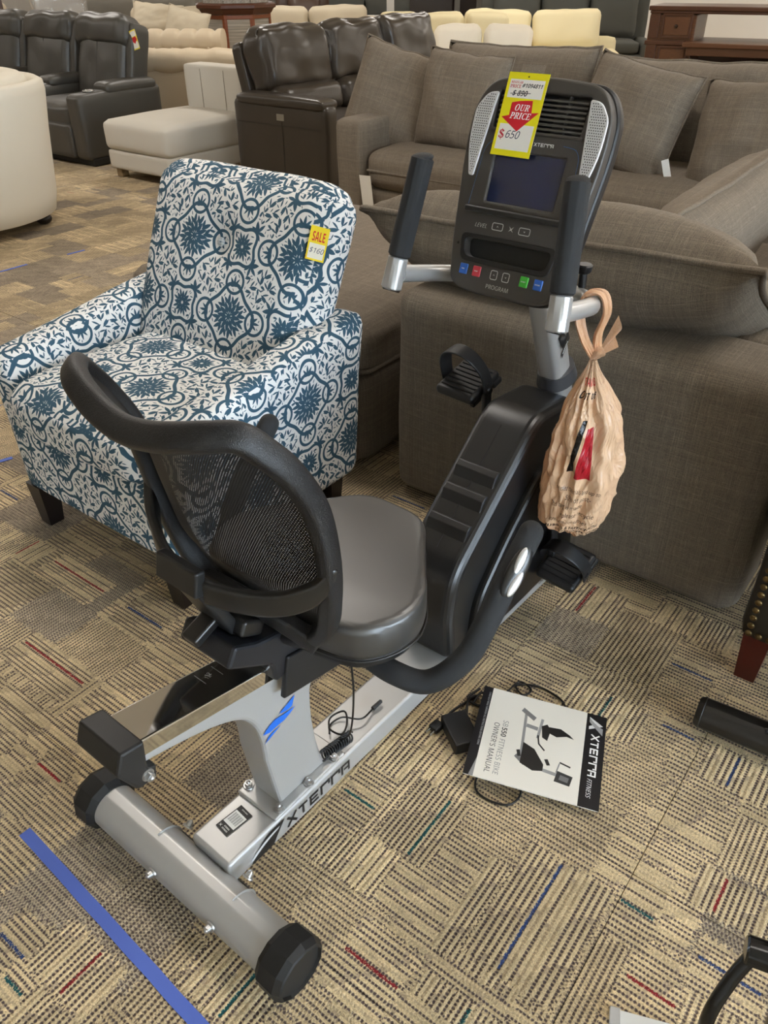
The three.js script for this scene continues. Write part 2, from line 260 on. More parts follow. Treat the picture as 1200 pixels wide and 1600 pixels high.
// generic sweep of a superellipse section along a path; inward(p, i) gives the first section axis
function sweep(pts, closed, A, B, inward, o = {}) {
  const n = o.n || 120, rs = o.rs || 16, e = o.e || 0.6, c = new THREE.CatmullRomCurve3(pts, closed, 'centripetal'), pos = [], uv = [], idx = []; let len = 0, last = null;
  for (let i = 0; i <= n; i++) {
    const t = i / n, p = c.getPointAt(closed ? t % 1 : t), d = c.getTangentAt(closed ? t % 1 : t); if (last) len += p.distanceTo(last); last = p.clone();
    const I = inward(p, t).clone(); I.addScaledVector(d, -I.dot(d)).normalize(); const N = d.clone().cross(I).normalize(), a = typeof A === 'function' ? A(t) : A, b = typeof B === 'function' ? B(t) : B;
    for (let k = 0; k <= rs; k++) { const th = k / rs * 2 * Math.PI, cx = Math.cos(th), sy = Math.sin(th), x = Math.sign(cx) * Math.abs(cx) ** e * a, y = Math.sign(sy) * Math.abs(sy) ** e * b; pos.push(p.x + I.x * x + N.x * y, p.y + I.y * x + N.y * y, p.z + I.z * x + N.z * y); uv.push(len, k / rs * 0.1); }
  }
  for (let i = 0; i < n; i++) for (let k = 0; k < rs; k++) { const q = i * (rs + 1) + k, s = q + rs + 1; idx.push(q, s, q + 1, q + 1, s, s + 1); }
  if (!closed) for (const [row, f] of [[0, 1], [n, -1]]) { const b = row * (rs + 1), m = pos.length / 3, p = c.getPointAt(row ? 1 : 0); pos.push(p.x, p.y, p.z); uv.push(0, 0); for (let k = 0; k < rs; k++) f > 0 ? idx.push(m, b + k, b + k + 1) : idx.push(m, b + k + 1, b + k); }
  const g = new THREE.BufferGeometry(); g.setAttribute('position', new THREE.Float32BufferAttribute(pos, 3)); g.setAttribute('uv', new THREE.Float32BufferAttribute(uv, 2)); g.setIndex(idx); g.computeVertexNormals(); return g;
}
const bolt = merge([mv(new THREE.CylinderGeometry(0.0105, 0.0115, 0.003, 16), 0, 0.0015, 0), mv(new THREE.CylinderGeometry(0.0075, 0.0078, 0.009, 6), 0, 0.0065, 0), mv(new THREE.SphereGeometry(0.005, 10, 6), 0, 0.0105, 0)]);
// rear stabiliser
const SU = -0.046, SH = 0.06, SR = 0.0455;
const stab = part(bike, 'rear_stabilizer', bar(Q(SU, -0.27, SH), Q(SU, 0.215, SH), SR, SR, 40), silver, null, null, 'silver round tube across the rear');
{ const cap = (s) => { const g = new THREE.LatheGeometry([[0, 0], [0.05, 0], [0.0595, 0.012], [0.0605, 0.05], [0.054, 0.062], [0.05, 0.064], [0.048, 0.058], [0, 0.058]].map((q) => new THREE.Vector2(...q)), 11); return BGU.toCreasedNormals(g, 0.3).rotateX(s * Math.PI / 2); };
  part(stab, 'end_cap', cap(1), mat(0x141414, 0.55), [SU, SH, 0.207]); part(stab, 'end_cap', cap(-1), mat(0x141414, 0.55), [SU, SH, -0.262]);
  const saddle = new THREE.CylinderGeometry(SR + 0.005, SR + 0.005, 0.21, 24, 1, true, -0.25, 2.35).rotateX(Math.PI / 2), s2 = new THREE.CylinderGeometry(SR + 0.0005, SR + 0.0005, 0.21, 24, 1, true, -0.25, 2.35).rotateX(Math.PI / 2);
  const sg = [saddle, s2, new THREE.RingGeometry(SR, SR + 0.005, 24, 1, -0.25, 2.35).translate(0, 0, 0.105), new THREE.RingGeometry(SR, SR + 0.005, 24, 1, -0.25, 2.35).translate(0, 0, -0.105)];
  const m = part(stab, 'saddle_plate', sg.map((g) => g), silver, [SU, SH, -0.0], [0, 0, 0]); m.material = mat(0xb4b3b1, 0.36, { metalness: 0.4, side: THREE.DoubleSide }); m.rotation.z = -0.5;
  for (const v of [-0.085, 0.085]) part(stab, 'bolt', bolt, steel, [SU + 0.052, SH + 0.03, v], [0, 0, -0.95]);
  for (const v of [-0.075, 0.09]) part(stab, 'bolt', bolt, steel, [SU - 0.0455, SH + 0.008, v], [0, 0, 1.4]);
}
// main beam
const beamP = part(bike, 'main_beam', beam(Q(-0.01, 0.002, 0.084), Q(1.26, 0.024, 0.084), 0.108, 0.062, 0.008), silver, null, null, 'long silver floor beam');
part(bike, 'front_stabilizer', bar(Q(1.225, -0.15, 0.036), Q(1.225, 0.085, 0.036), 0.034, 0.034, 28), silver);
const ink = (g, fill = '#111') => { g.fillStyle = fill; g.strokeStyle = fill; g.textBaseline = 'middle'; };
// wide technical lettering as on the frame: no bars in the letters
function xterra(g, x, y, h, color) {
  ink(g, color); g.lineWidth = h * 0.2; g.lineJoin = 'miter'; const w = h * 0.86, gap = h * 0.24; let p = x;
  const st = (pts) => { g.beginPath(); pts.forEach(([a, b], i) => (i ? g.lineTo(p + a * w, y - b * h) : g.moveTo(p + a * w, y - b * h))); g.stroke(); };
  const L = { X: [[[0, 0], [1, 1]], [[0, 1], [1, 0]]], T: [[[0, 0.9], [1, 0.9]], [[0.5, 0.9], [0.5, 0]]], E: [[[1, 0.9], [0.08, 0.9], [0.08, 0.1], [1, 0.1]], [[0.08, 0.5], [0.9, 0.5]]], R: [[[0.08, 0], [0.08, 0.9], [1, 0.9], [1, 0.55]]], A: [[[0.08, 0], [0.08, 0.9], [0.92, 0.9], [0.92, 0]], [[0.3, 0.42], [0.92, 0.42]]] };
  for (const ch of 'XTERRA') { for (const s of L[ch]) st(s); p += w + gap; } return p - x;
}
function xmark(g, x, y, s, fill) { // two swept blades
  g.fillStyle = fill; g.beginPath(); g.moveTo(x, y - s * 0.5); g.lineTo(x + s * 0.5, y - s * 0.08); g.lineTo(x + s, y - s * 0.5); g.lineTo(x + s * 0.62, y + s * 0.06); g.lineTo(x + s, y + s * 0.5); g.lineTo(x + s * 0.44, y + s * 0.13); g.lineTo(x, y + s * 0.5); g.lineTo(x + s * 0.34, y); g.closePath(); g.fill();
}
const BV = 0.0555 + 0.009; // right face of the beam
print(beamP, 'lettering', 0.42, 0.048, 1024, (g, w, h) => { g.clearRect(0, 0, w, h); g.fillStyle = '#161616'; g.beginPath(); g.moveTo(10, h); g.quadraticCurveTo(60, 20, 150, 4); g.lineTo(235, 4); g.quadraticCurveTo(190, 60, 150, h); g.closePath(); g.fill(); g.fillStyle = '#c6c6c6'; g.beginPath(); g.moveTo(10, h * 0.72); g.quadraticCurveTo(90, 24, 200, h * 0.2); g.lineTo(190, h * 0.3); g.quadraticCurveTo(90, 50, 20, h * 0.85); g.fill(); xterra(g, 250, h * 0.8, h * 0.6, '#161616'); }, [0.245, 0.084, 0.0608], [0, -0.0175, 0], { clear: true });
print(beamP, 'lettering', 0.15, 0.04, 512, (g, w, h) => { g.clearRect(0, 0, w, h); ink(g, '#2a2a2a'); g.font = `italic 90px sans-serif`; g.fillText('SB', 10, h * 0.52); g.font = `italic bold 96px sans-serif`; g.fillText('550', 150, h * 0.52); }, [1.17, 0.086, 0.0770], [0, -0.0175, 0], { clear: true });
print(beamP, 'barcode_label', 0.036, 0.062, 256, (g, w, h) => { g.fillStyle = '#1b1b1b'; g.fillRect(0, 0, w, h); g.fillStyle = '#e9e9e6'; g.fillRect(14, 90, w - 28, h - 210); g.fillStyle = '#222'; for (let k = 0; k < 22; k++) if ((k * 7) % 5 !== 1) g.fillRect(40 + k * 8, 120, 2 + (k * 13) % 5, h - 290); g.fillStyle = '#e9e9e6'; g.font = 'bold 30px sans-serif'; g.textAlign = 'center'; g.fillText('XTERRA', w / 2 + 20, h - 70); g.fillText('FITNESS', w / 2 + 20, h - 30); g.font = '24px sans-serif'; g.fillText('SB550 BIKE', w / 2, 45); xmark(g, 18, h - 55, 50, '#e9e9e6'); }, [0.062, 0.1158, -0.008], [-Math.PI / 2, 0, -Math.PI / 2 - 0.1]);
// base plate, post with gusset, rail
const plate = part(bike, 'base_plate', mv(rbox(0.205, 0.008, 0.108, 0.004), 0.212, 0.119, 0.004), silver);
for (const [u, v] of [[0.132, -0.04], [0.132, 0.046], [0.212, 0.05], [0.288, 0.05], [0.288, -0.04]]) part(plate, 'bolt', bolt, steel, [u, 0.123, v]);
{ const s = new THREE.Shape(); s.moveTo(0.142, 0.122); s.lineTo(0.272, 0.122); s.quadraticCurveTo(0.24, 0.24, 0.25, 0.36); s.quadraticCurveTo(0.26, 0.40, 0.33, 0.428); s.lineTo(0.33, 0.442); s.lineTo(-0.13, 0.536); s.lineTo(-0.13, 0.500); s.quadraticCurveTo(0.04, 0.46, 0.085, 0.415); s.quadraticCurveTo(0.125, 0.37, 0.122, 0.27); s.closePath();
  const post = part(bike, 'seat_post', mv(extrude(s, 0.078, 0.009, 3, 14), 0, 0, -0.037), silver);
  print(post, 'emblem', 0.088, 0.066, 256, (g, w, h) => { g.clearRect(0, 0, w, h); g.fillStyle = '#1a66cc'; const P = (a) => { g.beginPath(); a.forEach(([x, y], k) => (k ? g.lineTo(x * w, y * h) : g.moveTo(x * w, y * h))); g.closePath(); g.fill(); }; P([[0.02, 0.6], [0.2, 0.44], [0.36, 0.36], [0.66, 0.43], [0.97, 0.45], [0.82, 0.57], [0.64, 0.66], [0.42, 0.66], [0.22, 0.69]]); P([[0.5, 0.28], [0.97, 0.02], [0.88, 0.36], [0.7, 0.37]]); P([[0.04, 0.99], [0.2, 0.79], [0.36, 0.75], [0.54, 0.75]]); }, [0.162, 0.352, 0.0418], [0, 0, -0.05], { clear: true, label: 'blue swept emblem' });
  const rail = part(bike, 'seat_rail', beam(Q(-0.125, 0.002, 0.532), Q(0.52, 0.002, 0.396), 0.08, 0.034, 0.004), chrome, null, null, 'mirror-polished rail sloping down to the front');
  part(rail, 'rail_scale', [0, 1].map((k) => xf(new THREE.PlaneGeometry(0.03, 0.0012), [0.05 + k * 0.036, 0.5128 - k * 0.0076, -0.012], [-Math.PI / 2, 0.208, Math.PI / 2])), mat(0x8d8d8d, 0.5));
  print(rail, 'number', 0.02, 0.014, 96, (g, w, h) => { g.clearRect(0, 0, w, h); ink(g, '#dddddd'); g.font = '52px sans-serif'; g.fillText('12', 8, h * 0.55); }, [0.068, 0.5098, -0.012], [-Math.PI / 2, 0.208, 0.25], { clear: true });
  const cs = shapeOf([[-0.144, 0.562, 0.004], [-0.104, 0.554, 0.004], [-0.108, 0.5], [-0.094, 0.492], [-0.098, 0.466], [-0.132, 0.47, 0.006], [-0.158, 0.525, 0.006]], 0.005);
  const rc = part(bike, 'rail_end_cap', mv(extrude(cs, 0.104, 0.005), 0, 0, -0.05), mat(0x1e1d1c, 0.5)); part(rc, 'bolt', bolt, steel, [-0.112, 0.486, 0.052], [Math.PI / 2, 0, 0]);
}
// carriage under the seat
{ const cs = shapeOf([[0.055, 0.575], [0.075, 0.61], [0.12, 0.585], [0.22, 0.56], [0.44, 0.515], [0.44, 0.44], [0.2, 0.475], [0.15, 0.47], [0.145, 0.515]], 0.008);
  const c = part(bike, 'seat_carriage', mv(extrude(cs, 0.12, 0.006), 0, 0, -0.058), mat(0x1b1d22, 0.38));
  part(c, 'side_guard', [rbox(0.17, 0.09, 0.012, 0.004)], blackPl, [0.25, 0.452, 0.062], [0, 0, -0.21]); part(c, 'side_guard', rbox(0.17, 0.09, 0.012, 0.004), blackPl, [0.25, 0.452, -0.06], [0, 0, -0.21]);
  part(c, 'adjust_lever', [xf(rbox(0.1, 0.02, 0.035, 0.006), [0.09, 0.622, -0.01], [0, 0, 0.35]), xf(rbox(0.05, 0.03, 0.05, 0.006), [0.13, 0.6, 0.02], [0, 0, -0.5])], glossPl);
  part(c, 'mount_block', [mv(rbox(0.05, 0.05, 0.26, 0.005), 0.29, 0.487, 0)], blackPl); for (const s of [1, -1]) part(c, 'bolt', bolt, blackPl, [0.29, 0.485, s * 0.131], [s * Math.PI / 2, 0, 0]);
  const cb = merge([tube([Q(0.292, 0.105, 0.46), Q(0.3, 0.102, 0.34), Q(0.315, 0.075, 0.2), Q(0.325, 0.03, 0.125)], 0.0022, { rs: 6 })]); part(bike, 'sensor_cord', (() => {
    const pts = []; for (let k = 0; k <= 150; k++) { const t = k / 150, a = t * 2 * Math.PI * 13; pts.push(Q(0.27 + t * 0.075 + 0.008 * Math.cos(a), 0.035 + t * 0.012 + 0.010 * Math.sin(a) * 0.8, 0.13 + 0.0075 * (1 + Math.cos(a + 1)))); }
    const loops = tube([Q(0.33, 0.0, 0.124), Q(0.36, -0.025, 0.128), Q(0.39, -0.01, 0.135), Q(0.365, 0.02, 0.14), Q(0.335, 0.03, 0.14), Q(0.33, 0.0, 0.145), Q(0.37, 0.0, 0.14), Q(0.40, 0.03, 0.13), Q(0.445, 0.028, 0.122)], 0.0022, { rs: 6, n: 80 });
    return [cb, tube(pts, 0.0022, { rs: 6, n: 420 }), loops, bar(Q(0.44, 0.028, 0.123), Q(0.472, 0.03, 0.126), 0.0055, 0.0045, 12)]; })(), mat(0x0f0f10, 0.4), null, null, 'thin black coiled cord lying on the beam');
}
// seat handles with pulse sensors
for (const s of [1, -1]) {
  const P = [[0.3, 0.07, 0.478], [0.296, 0.13, 0.476], [0.3, 0.2, 0.462], [0.325, 0.258, 0.457], [0.37, 0.3, 0.505], [0.42, 0.312, 0.57], [0.47, 0.314, 0.627], [0.53, 0.316, 0.686]].map(([u, v, h]) => Q(u, v * s, h));
  const h = part(bike, 'seat_handle', [tube(P, 0.0215, { n: 60, rs: 18 }), mv(new THREE.SphereGeometry(0.0212, 18, 12), P[7].x, P[7].y, P[7].z)], foam, null, null, 'curved foam-covered grip beside the seat');
  const d = P[7].clone().sub(P[6]).normalize(), out = V3(-0.45, 0.5, 0.74 * s); out.addScaledVector(d, -out.dot(d)).normalize(); const side = d.clone().cross(out), bm = new THREE.Matrix4().makeBasis(side, d, out), c = P[6].clone().addScaledVector(d, 0.012).addScaledVector(out, 0.0175);
  const oval = (a, b, t) => new THREE.SphereGeometry(1, 20, 12).scale(a, b, t);
  const pad = part(h, 'sensor_housing', oval(0.0185, 0.05, 0.0085), glossPl); pad.matrixAutoUpdate = true; bm.setPosition(c); pad.applyMatrix4(bm);
  for (const k of [1, -1]) part(pad, 'sensor_plate', oval(0.0085, 0.025, 0.004), mat(0xd6d8da, 0.28, { metalness: 0.8 }), [k * -0.0048, k * 0.019, 0.0065], [0, 0, k * 0.06]);
}
// seat
{ const o = [[0.565, 0], [0.562, 0.05], [0.545, 0.083], [0.5, 0.118], [0.44, 0.162], [0.385, 0.205], [0.335, 0.223], [0.28, 0.215], [0.23, 0.18], [0.208, 0.11], [0.2, 0]];
  const full = [...o, ...o.slice(1, -1).reverse().map(([u, v]) => [u, -v])];
  const cur = new THREE.CatmullRomCurve3(full.map(([u, v]) => V3(u, v, 0)), true).getPoints(90).slice(0, -1).map((p) => [p.x, p.y]);
  const cush = extrude(shapeOf(cur), 0.072, 0.016, 5).rotateX(-Math.PI / 2); const p = cush.attributes.position; for (let i = 0; i < p.count; i++) { const y = p.getY(i); if (y > 0.05) p.setY(i, y + 0.006 * Math.max(0, 1 - ((p.getX(i) - 0.37) / 0.2) ** 2)); }
  const seat = part(bike, 'seat', BGU.toCreasedNormals(cush, 0.6), vinyl, [0, 0.527, 0], null, 'wide padded vinyl seat tapering to the front');
  const ring = (k, y, r) => tube(cur.filter((_, i) => i % 2 === 0).map(([u, v]) => V3(0.37 + (u - 0.37) * k, y, v * k)), r, { closed: true, n: 140, rs: 6 });
  part(seat, 'piping', [ring(0.985, 0.061, 0.0018), ring(1.004, 0.004, 0.0022)], mat(0x232324, 0.35));
  part(seat, 'seat_shell', [xf(extrude(shapeOf(cur), 0.03, 0.01, 3).rotateX(-Math.PI / 2), [0.37 * 0.045, -0.026, 0], [0, 0, 0], [0.955, 1, 0.955])], blackPl);
}
// backrest: frame loop, mesh panel, bracket
const TOPR = [[0.004, 0, 1.006], [0.008, 0.05, 1.011], [0.016, 0.095, 1.021], [0.029, 0.135, 1.03]], SIDE = [[0.05, 0.165, 1.03], [0.077, 0.183, 1.0], [0.1, 0.192, 0.968], [0.138, 0.196, 0.892], [0.155, 0.196, 0.808], [0.166, 0.186, 0.715], [0.18, 0.155, 0.622]], BOTR = [[0.188, 0.085, 0.566], [0.19, 0, 0.552]];
const RAIL = [...TOPR, ...SIDE, ...BOTR];
const toward = (p) => V3(0.1, 0.84, 0).sub(V3(p.x, p.y * 0.95, p.z * 1.3));
const loop = [...RAIL, ...RAIL.slice(1, -1).reverse().map(([u, v, h]) => [u, -v, h])].map((a) => Q(...a));
const back = part(bike, 'backrest_frame', sweep(loop, true, 0.0145, 0.0195, (p) => toward(p), { n: 220, rs: 20, e: 0.62 }), grainPl, null, null, 'grainy black plastic frame with a rearward-curled top');
{ const side = new THREE.CatmullRomCurve3(SIDE.map((a) => Q(...a)), false, 'centripetal'), R = 44, S = 22, pos = [], uv = [], idx = [];
  for (let i = 0; i <= R; i++) { const t = i / R, p = side.getPointAt(t), y0 = side.getLength() * t, sag = 0.045 + 0.025 * Math.sin(Math.PI * Math.min(1, t * 1.1)) - 0.06 * Math.max(0, (t - 0.75) / 0.25), drop = 0.034 * Math.max(0, 1 - t * 3) ** 2 + 0.07 * Math.max(0, (t - 0.7) / 0.3) ** 2;
    for (let k = 0; k <= S; k++) { const s = k / S * 2 - 1, f = 1 - s * s; pos.push(p.x + 0.011 - sag * f, p.y - drop * f, p.z * s); uv.push(p.z * s, y0); } }
  for (let i = 0; i < R; i++) for (let k = 0; k < S; k++) { const q = i * (S + 1) + k; idx.push(q, q + S + 1, q + 1, q + 1, q + S + 1, q + S + 2); }
  const g = new THREE.BufferGeometry(); g.setAttribute('position', new THREE.Float32BufferAttribute(pos, 3)); g.setAttribute('uv', new THREE.Float32BufferAttribute(uv, 2)); g.setIndex(idx); g.computeVertexNormals();
  const alpha = dataTex(64, 64, (x, y) => { const fx = (x % 32) / 32, row = y < 32 ? 0 : 0.5, yy = (y % 32) / 32, dx = Math.abs(wrap(fx + row, 1) - 0.5), dy = Math.abs(yy - 0.5); return (dx / 0.175) ** 2 + (dy / 0.145) ** 2 < 1 ? 0 : 255; }, { repeat: [1 / 0.0076, 1 / 0.0066] });
  part(back, 'mesh_panel', g, mat(0x141416, 0.6, { alphaMap: alpha, alphaTest: 0.5, side: THREE.DoubleSide }), null, null, 'fine black mesh');
  // bracket band round the back
  const bp = [[0.156, -0.204, 0.79], [0.142, -0.192, 0.757], [0.115, -0.155, 0.726], [0.082, -0.085, 0.713], [0.067, 0, 0.709], [0.082, 0.085, 0.713], [0.115, 0.155, 0.726], [0.142, 0.192, 0.757], [0.156, 0.204, 0.79]].map((a) => Q(...a));
  const br = part(back, 'bracket_band', sweep(bp, false, 0.009, (t) => 0.022 - 0.016 * Math.max(0, Math.abs(t - 0.5) - 0.38) / 0.12, (p) => V3(0.25 - p.x, 0, -p.z), { n: 60, rs: 14, e: 0.5 }), glossPl, null, null, 'smooth curved support band behind the mesh');
  part(back, 'bracket_pad', [xf(rbox(0.02, 0.046, 0.095, 0.005), [0.058, 0.728, -0.022], [0, 0, -0.2]), xf(rbox(0.022, 0.15, 0.066, 0.006), [0.088, 0.652, -0.008], [0, 0, 0.42])], mat(0x1d1d1d, 0.42));
  part(back, 'lower_bar', sweep([Q(0.18, -0.14, 0.585), Q(0.165, -0.07, 0.61), Q(0.16, 0, 0.618), Q(0.165, 0.07, 0.61), Q(0.18, 0.14, 0.585)], false, 0.017, 0.015, () => V3(0, 1, 0), { n: 30 }), grainPl);
}
// drive shroud, mast
{ const prof = [[0.668, 0.118], [0.655, 0.25], [0.668, 0.345, 0.03], [0.695, 0.388, 0.03], [0.968, 0.618, 0.03], [1.01, 0.634, 0.03], [1.17, 0.618, 0.03], [1.245, 0.42, 0.05], [1.255, 0.118]];
  const sh = part(bike, 'drive_shroud', mv(extrude(shapeOf(prof, 0.02), 0.15, 0.024, 5, 8), 0, 0, -0.072), shroudPl, null, null, 'black wedge-shaped drive housing');
  const side = [[0.735, 0.12], [0.75, 0.26], [0.86, 0.38], [1.0, 0.5], [1.15, 0.47], [1.22, 0.33], [1.225, 0.12]];
  for (const s of [1, -1]) part(sh, 'side_cover', mv(extrude(shapeOf(side, 0.05), 0.045, 0.012, 3, 8), 0, 0, s > 0 ? 0.055 : -0.1), mat(0x0b0c0e, 0.32));
  const dir = V3(0.968 - 0.695, 0.618 - 0.388, 0).normalize(), ang = Math.atan2(dir.y, dir.x);
  for (const u of [0.862, 0.815, 0.757]) { const h = 0.388 + (u - 0.695) * dir.y / dir.x; const bs = shapeOf([[-0.036, -0.004], [-0.006, 0.0115, 0.002], [0.01, 0.0095, 0.002], [0.015, -0.004]], 0.001); part(sh, 'ridge', mv(extrude(bs, 0.108, 0.002), 0, 0, -0.052), shroudPl, [u, h, 0], [0, 0, ang]); }
  part(sh, 'seam_line', beam(Q(0.71, 0, 0.401), Q(0.955, 0, 0.6074), 0.0015, 0.002, 0.0005), mat(0x0b0b0c, 0.6));
  const m0 = Q(1.235, 0.0, 0.56), m1 = Q(1.065, 0.0, 0.95); const mastG = sweep([m0, m0.clone().lerp(m1, 0.5), m1], false, 0.036, 0.031, () => V3(1, 0, 0), { n: 16, rs: 24, e: 0.55 });
  const mast = part(bike, 'console_mast', mastG, silver, null, null, 'silver leaning upright');
  part(mast, 'collar', xf(new THREE.CylinderGeometry(0.044, 0.05, 0.035, 28), [1.205, 0.648, 0], [0, 0, 0.35], [1.15, 1, 0.95]), mat(0x55565a, 0.3, { metalness: 0.4 }));
  part(mast, 'clamp', [xf(rbox(0.07, 0.09, 0.09, 0.02, 3), [1.07, 0.91, 0], [0, 0, 0.4]), bar(Q(1.045, 0.03, 0.925), Q(1.04, 0.09, 0.927), 0.025, 0.023)], blackPl);
  part(mast, 'lock_knob', [bar(Q(1.035, 0.115, 0.93), Q(1.035, 0.115, 0.972), 0.008), bar(Q(1.035, 0.115, 0.962), Q(1.035, 0.115, 0.98), 0.015, 0.017, 24)], blackPl);
  print(mast, 'warning_label', 0.05, 0.08, 256, (g, w, h) => { g.clearRect(0, 0, w, h); g.fillStyle = '#161616'; g.beginPath(); g.moveTo(10, 60); g.lineTo(w - 20, 0); g.lineTo(w - 20, 190); g.lineTo(70, 270); g.fill(); g.strokeStyle = '#8a8a88'; g.lineWidth = 6; for (let k = 0; k < 3; k++) { g.beginPath(); g.moveTo(60 + k * 22, 120 + k * 20); g.lineTo(180, 40 + k * 40); g.stroke(); } g.fillStyle = '#161616'; g.beginPath(); g.moveTo(30, 330); g.lineTo(w - 10, 190); g.lineTo(w - 10, 250); g.lineTo(30, 395); g.fill(); g.save(); g.translate(60, 345); g.rotate(-0.56); g.fillStyle = '#e8e8e8'; g.font = 'bold 34px sans-serif'; g.fillText('WARNING', 0, 10); g.restore(); }, [1.157, 0.752, 0.0335], [0, 0, 0.41], { clear: true });
}
// handlebar
{ const P = [[0.812, -0.187, 0.958], [0.91, -0.182, 0.935], [0.98, -0.165, 0.92], [1.035, -0.1, 0.914], [1.05, 0, 0.912], [1.035, 0.1, 0.914], [0.98, 0.165, 0.922], [0.91, 0.182, 0.938], [0.812, 0.187, 0.958]].map((a) => Q(...a));
  const hb = part(bike, 'handlebar', tube(P, 0.0178, { n: 90, rs: 20 }), silverTube, null, null, 'bent silver handlebar tube');
  for (const s of [1, -1]) {
    const a = Q(0.788, 0.191 * s, 0.932), b = Q(0.806, 0.185 * s, 0.995), c = Q(0.856, 0.165 * s, 1.178);
    part(hb, 'grip_stem', bar(a, b, 0.0215, 0.0205, 28), silverTube);
    part(hb, 'foam_grip', [bar(b, c, 0.0232, 0.0225, 28, 0.004), mv(new THREE.SphereGeometry(0.0205, 20, 10).scale(1, 0.35, 1), c.x, c.y, c.z)], foam);
    part(hb, 'stem_plug', bar(a.clone().add(V3(-0.0012, -0.004, 0)), a.clone().add(V3(0.001, 0.001, 0)), 0.0195), blackPl);
  }
}
// cranks and pedals
for (const s of [-1, 1]) {
  const cu = 1.07, chh = 0.42, up = -s, pedal = Q(cu - 0.004 * up, (up < 0 ? 0.158 : 0.168) * s, chh + up * 0.2 + (up < 0 ? -0.022 : 0.005));
  part(bike, 'crank_arm', [beam(Q(cu, 0.105 * s, chh), Q(cu - 0.004 * up, 0.112 * s, chh + up * 0.2), 0.013, 0.03, 0.005, V3(1, 0, 0)), bar(Q(cu, 0.07 * s, chh), Q(cu, 0.116 * s, chh), 0.02, 0.018), bar(Q(cu - 0.004 * up, 0.1 * s, chh + up * 0.2), Q(cu - 0.004 * up, 0.125 * s, chh + up * 0.2), 0.011)], blackPl);
  const PS = 1.22, pd = part(bike, 'pedal', [rbox(0.105, 0.022, 0.09, 0.009, 3), xf(rbox(0.03, 0.05, 0.012, 0.004), [0.0, -0.026, 0.02], [0.15, 0, 0]), xf(rbox(0.03, 0.014, 0.095, 0.004), [0.04, -0.012, 0])], blackPl, [pedal.x, pedal.y, pedal.z], [up > 0 ? 0.05 : 0.1, 0, up > 0 ? 0.24 : 0.34], 'black platform pedal'); pd.scale.setScalar(PS);
  part(pd, 'tread_rib', [-3, -2, -1, 0, 1, 2, 3].map((k) => mv(rbox(0.0045, 0.004, 0.074, 0.0015, 1), k * 0.0125, 0.0118, 0)), mat(0x131314, 0.6));
  const sp = []; for (let k = 0; k <= 12; k++) { const t = Math.PI * (k / 12); sp.push(V3(-0.012 - 0.022 * Math.sin(t), 0.0 + 0.094 * Math.sin(t) ** 0.75, 0.05 * Math.cos(t))); }
  part(pd, 'strap', sweep(sp, false, 0.0022, 0.0165, (p) => V3(0, -p.y - 0.01, -p.z), { n: 36, rs: 12, e: 0.35 }), mat(0x191a1c, 0.5), [0.012, 0, 0]);
  part(pd, 'strap_slot', [-1, 0, 1].map((k) => xf(rbox(0.012, 0.004, 0.006, 0.001, 1), [-0.01, 0.02 + 0.012 * (k + 1), 0.0515 - 0.004 * (k + 1)], [0.3, 0, 0])), mat(0x060606, 0.8));
}
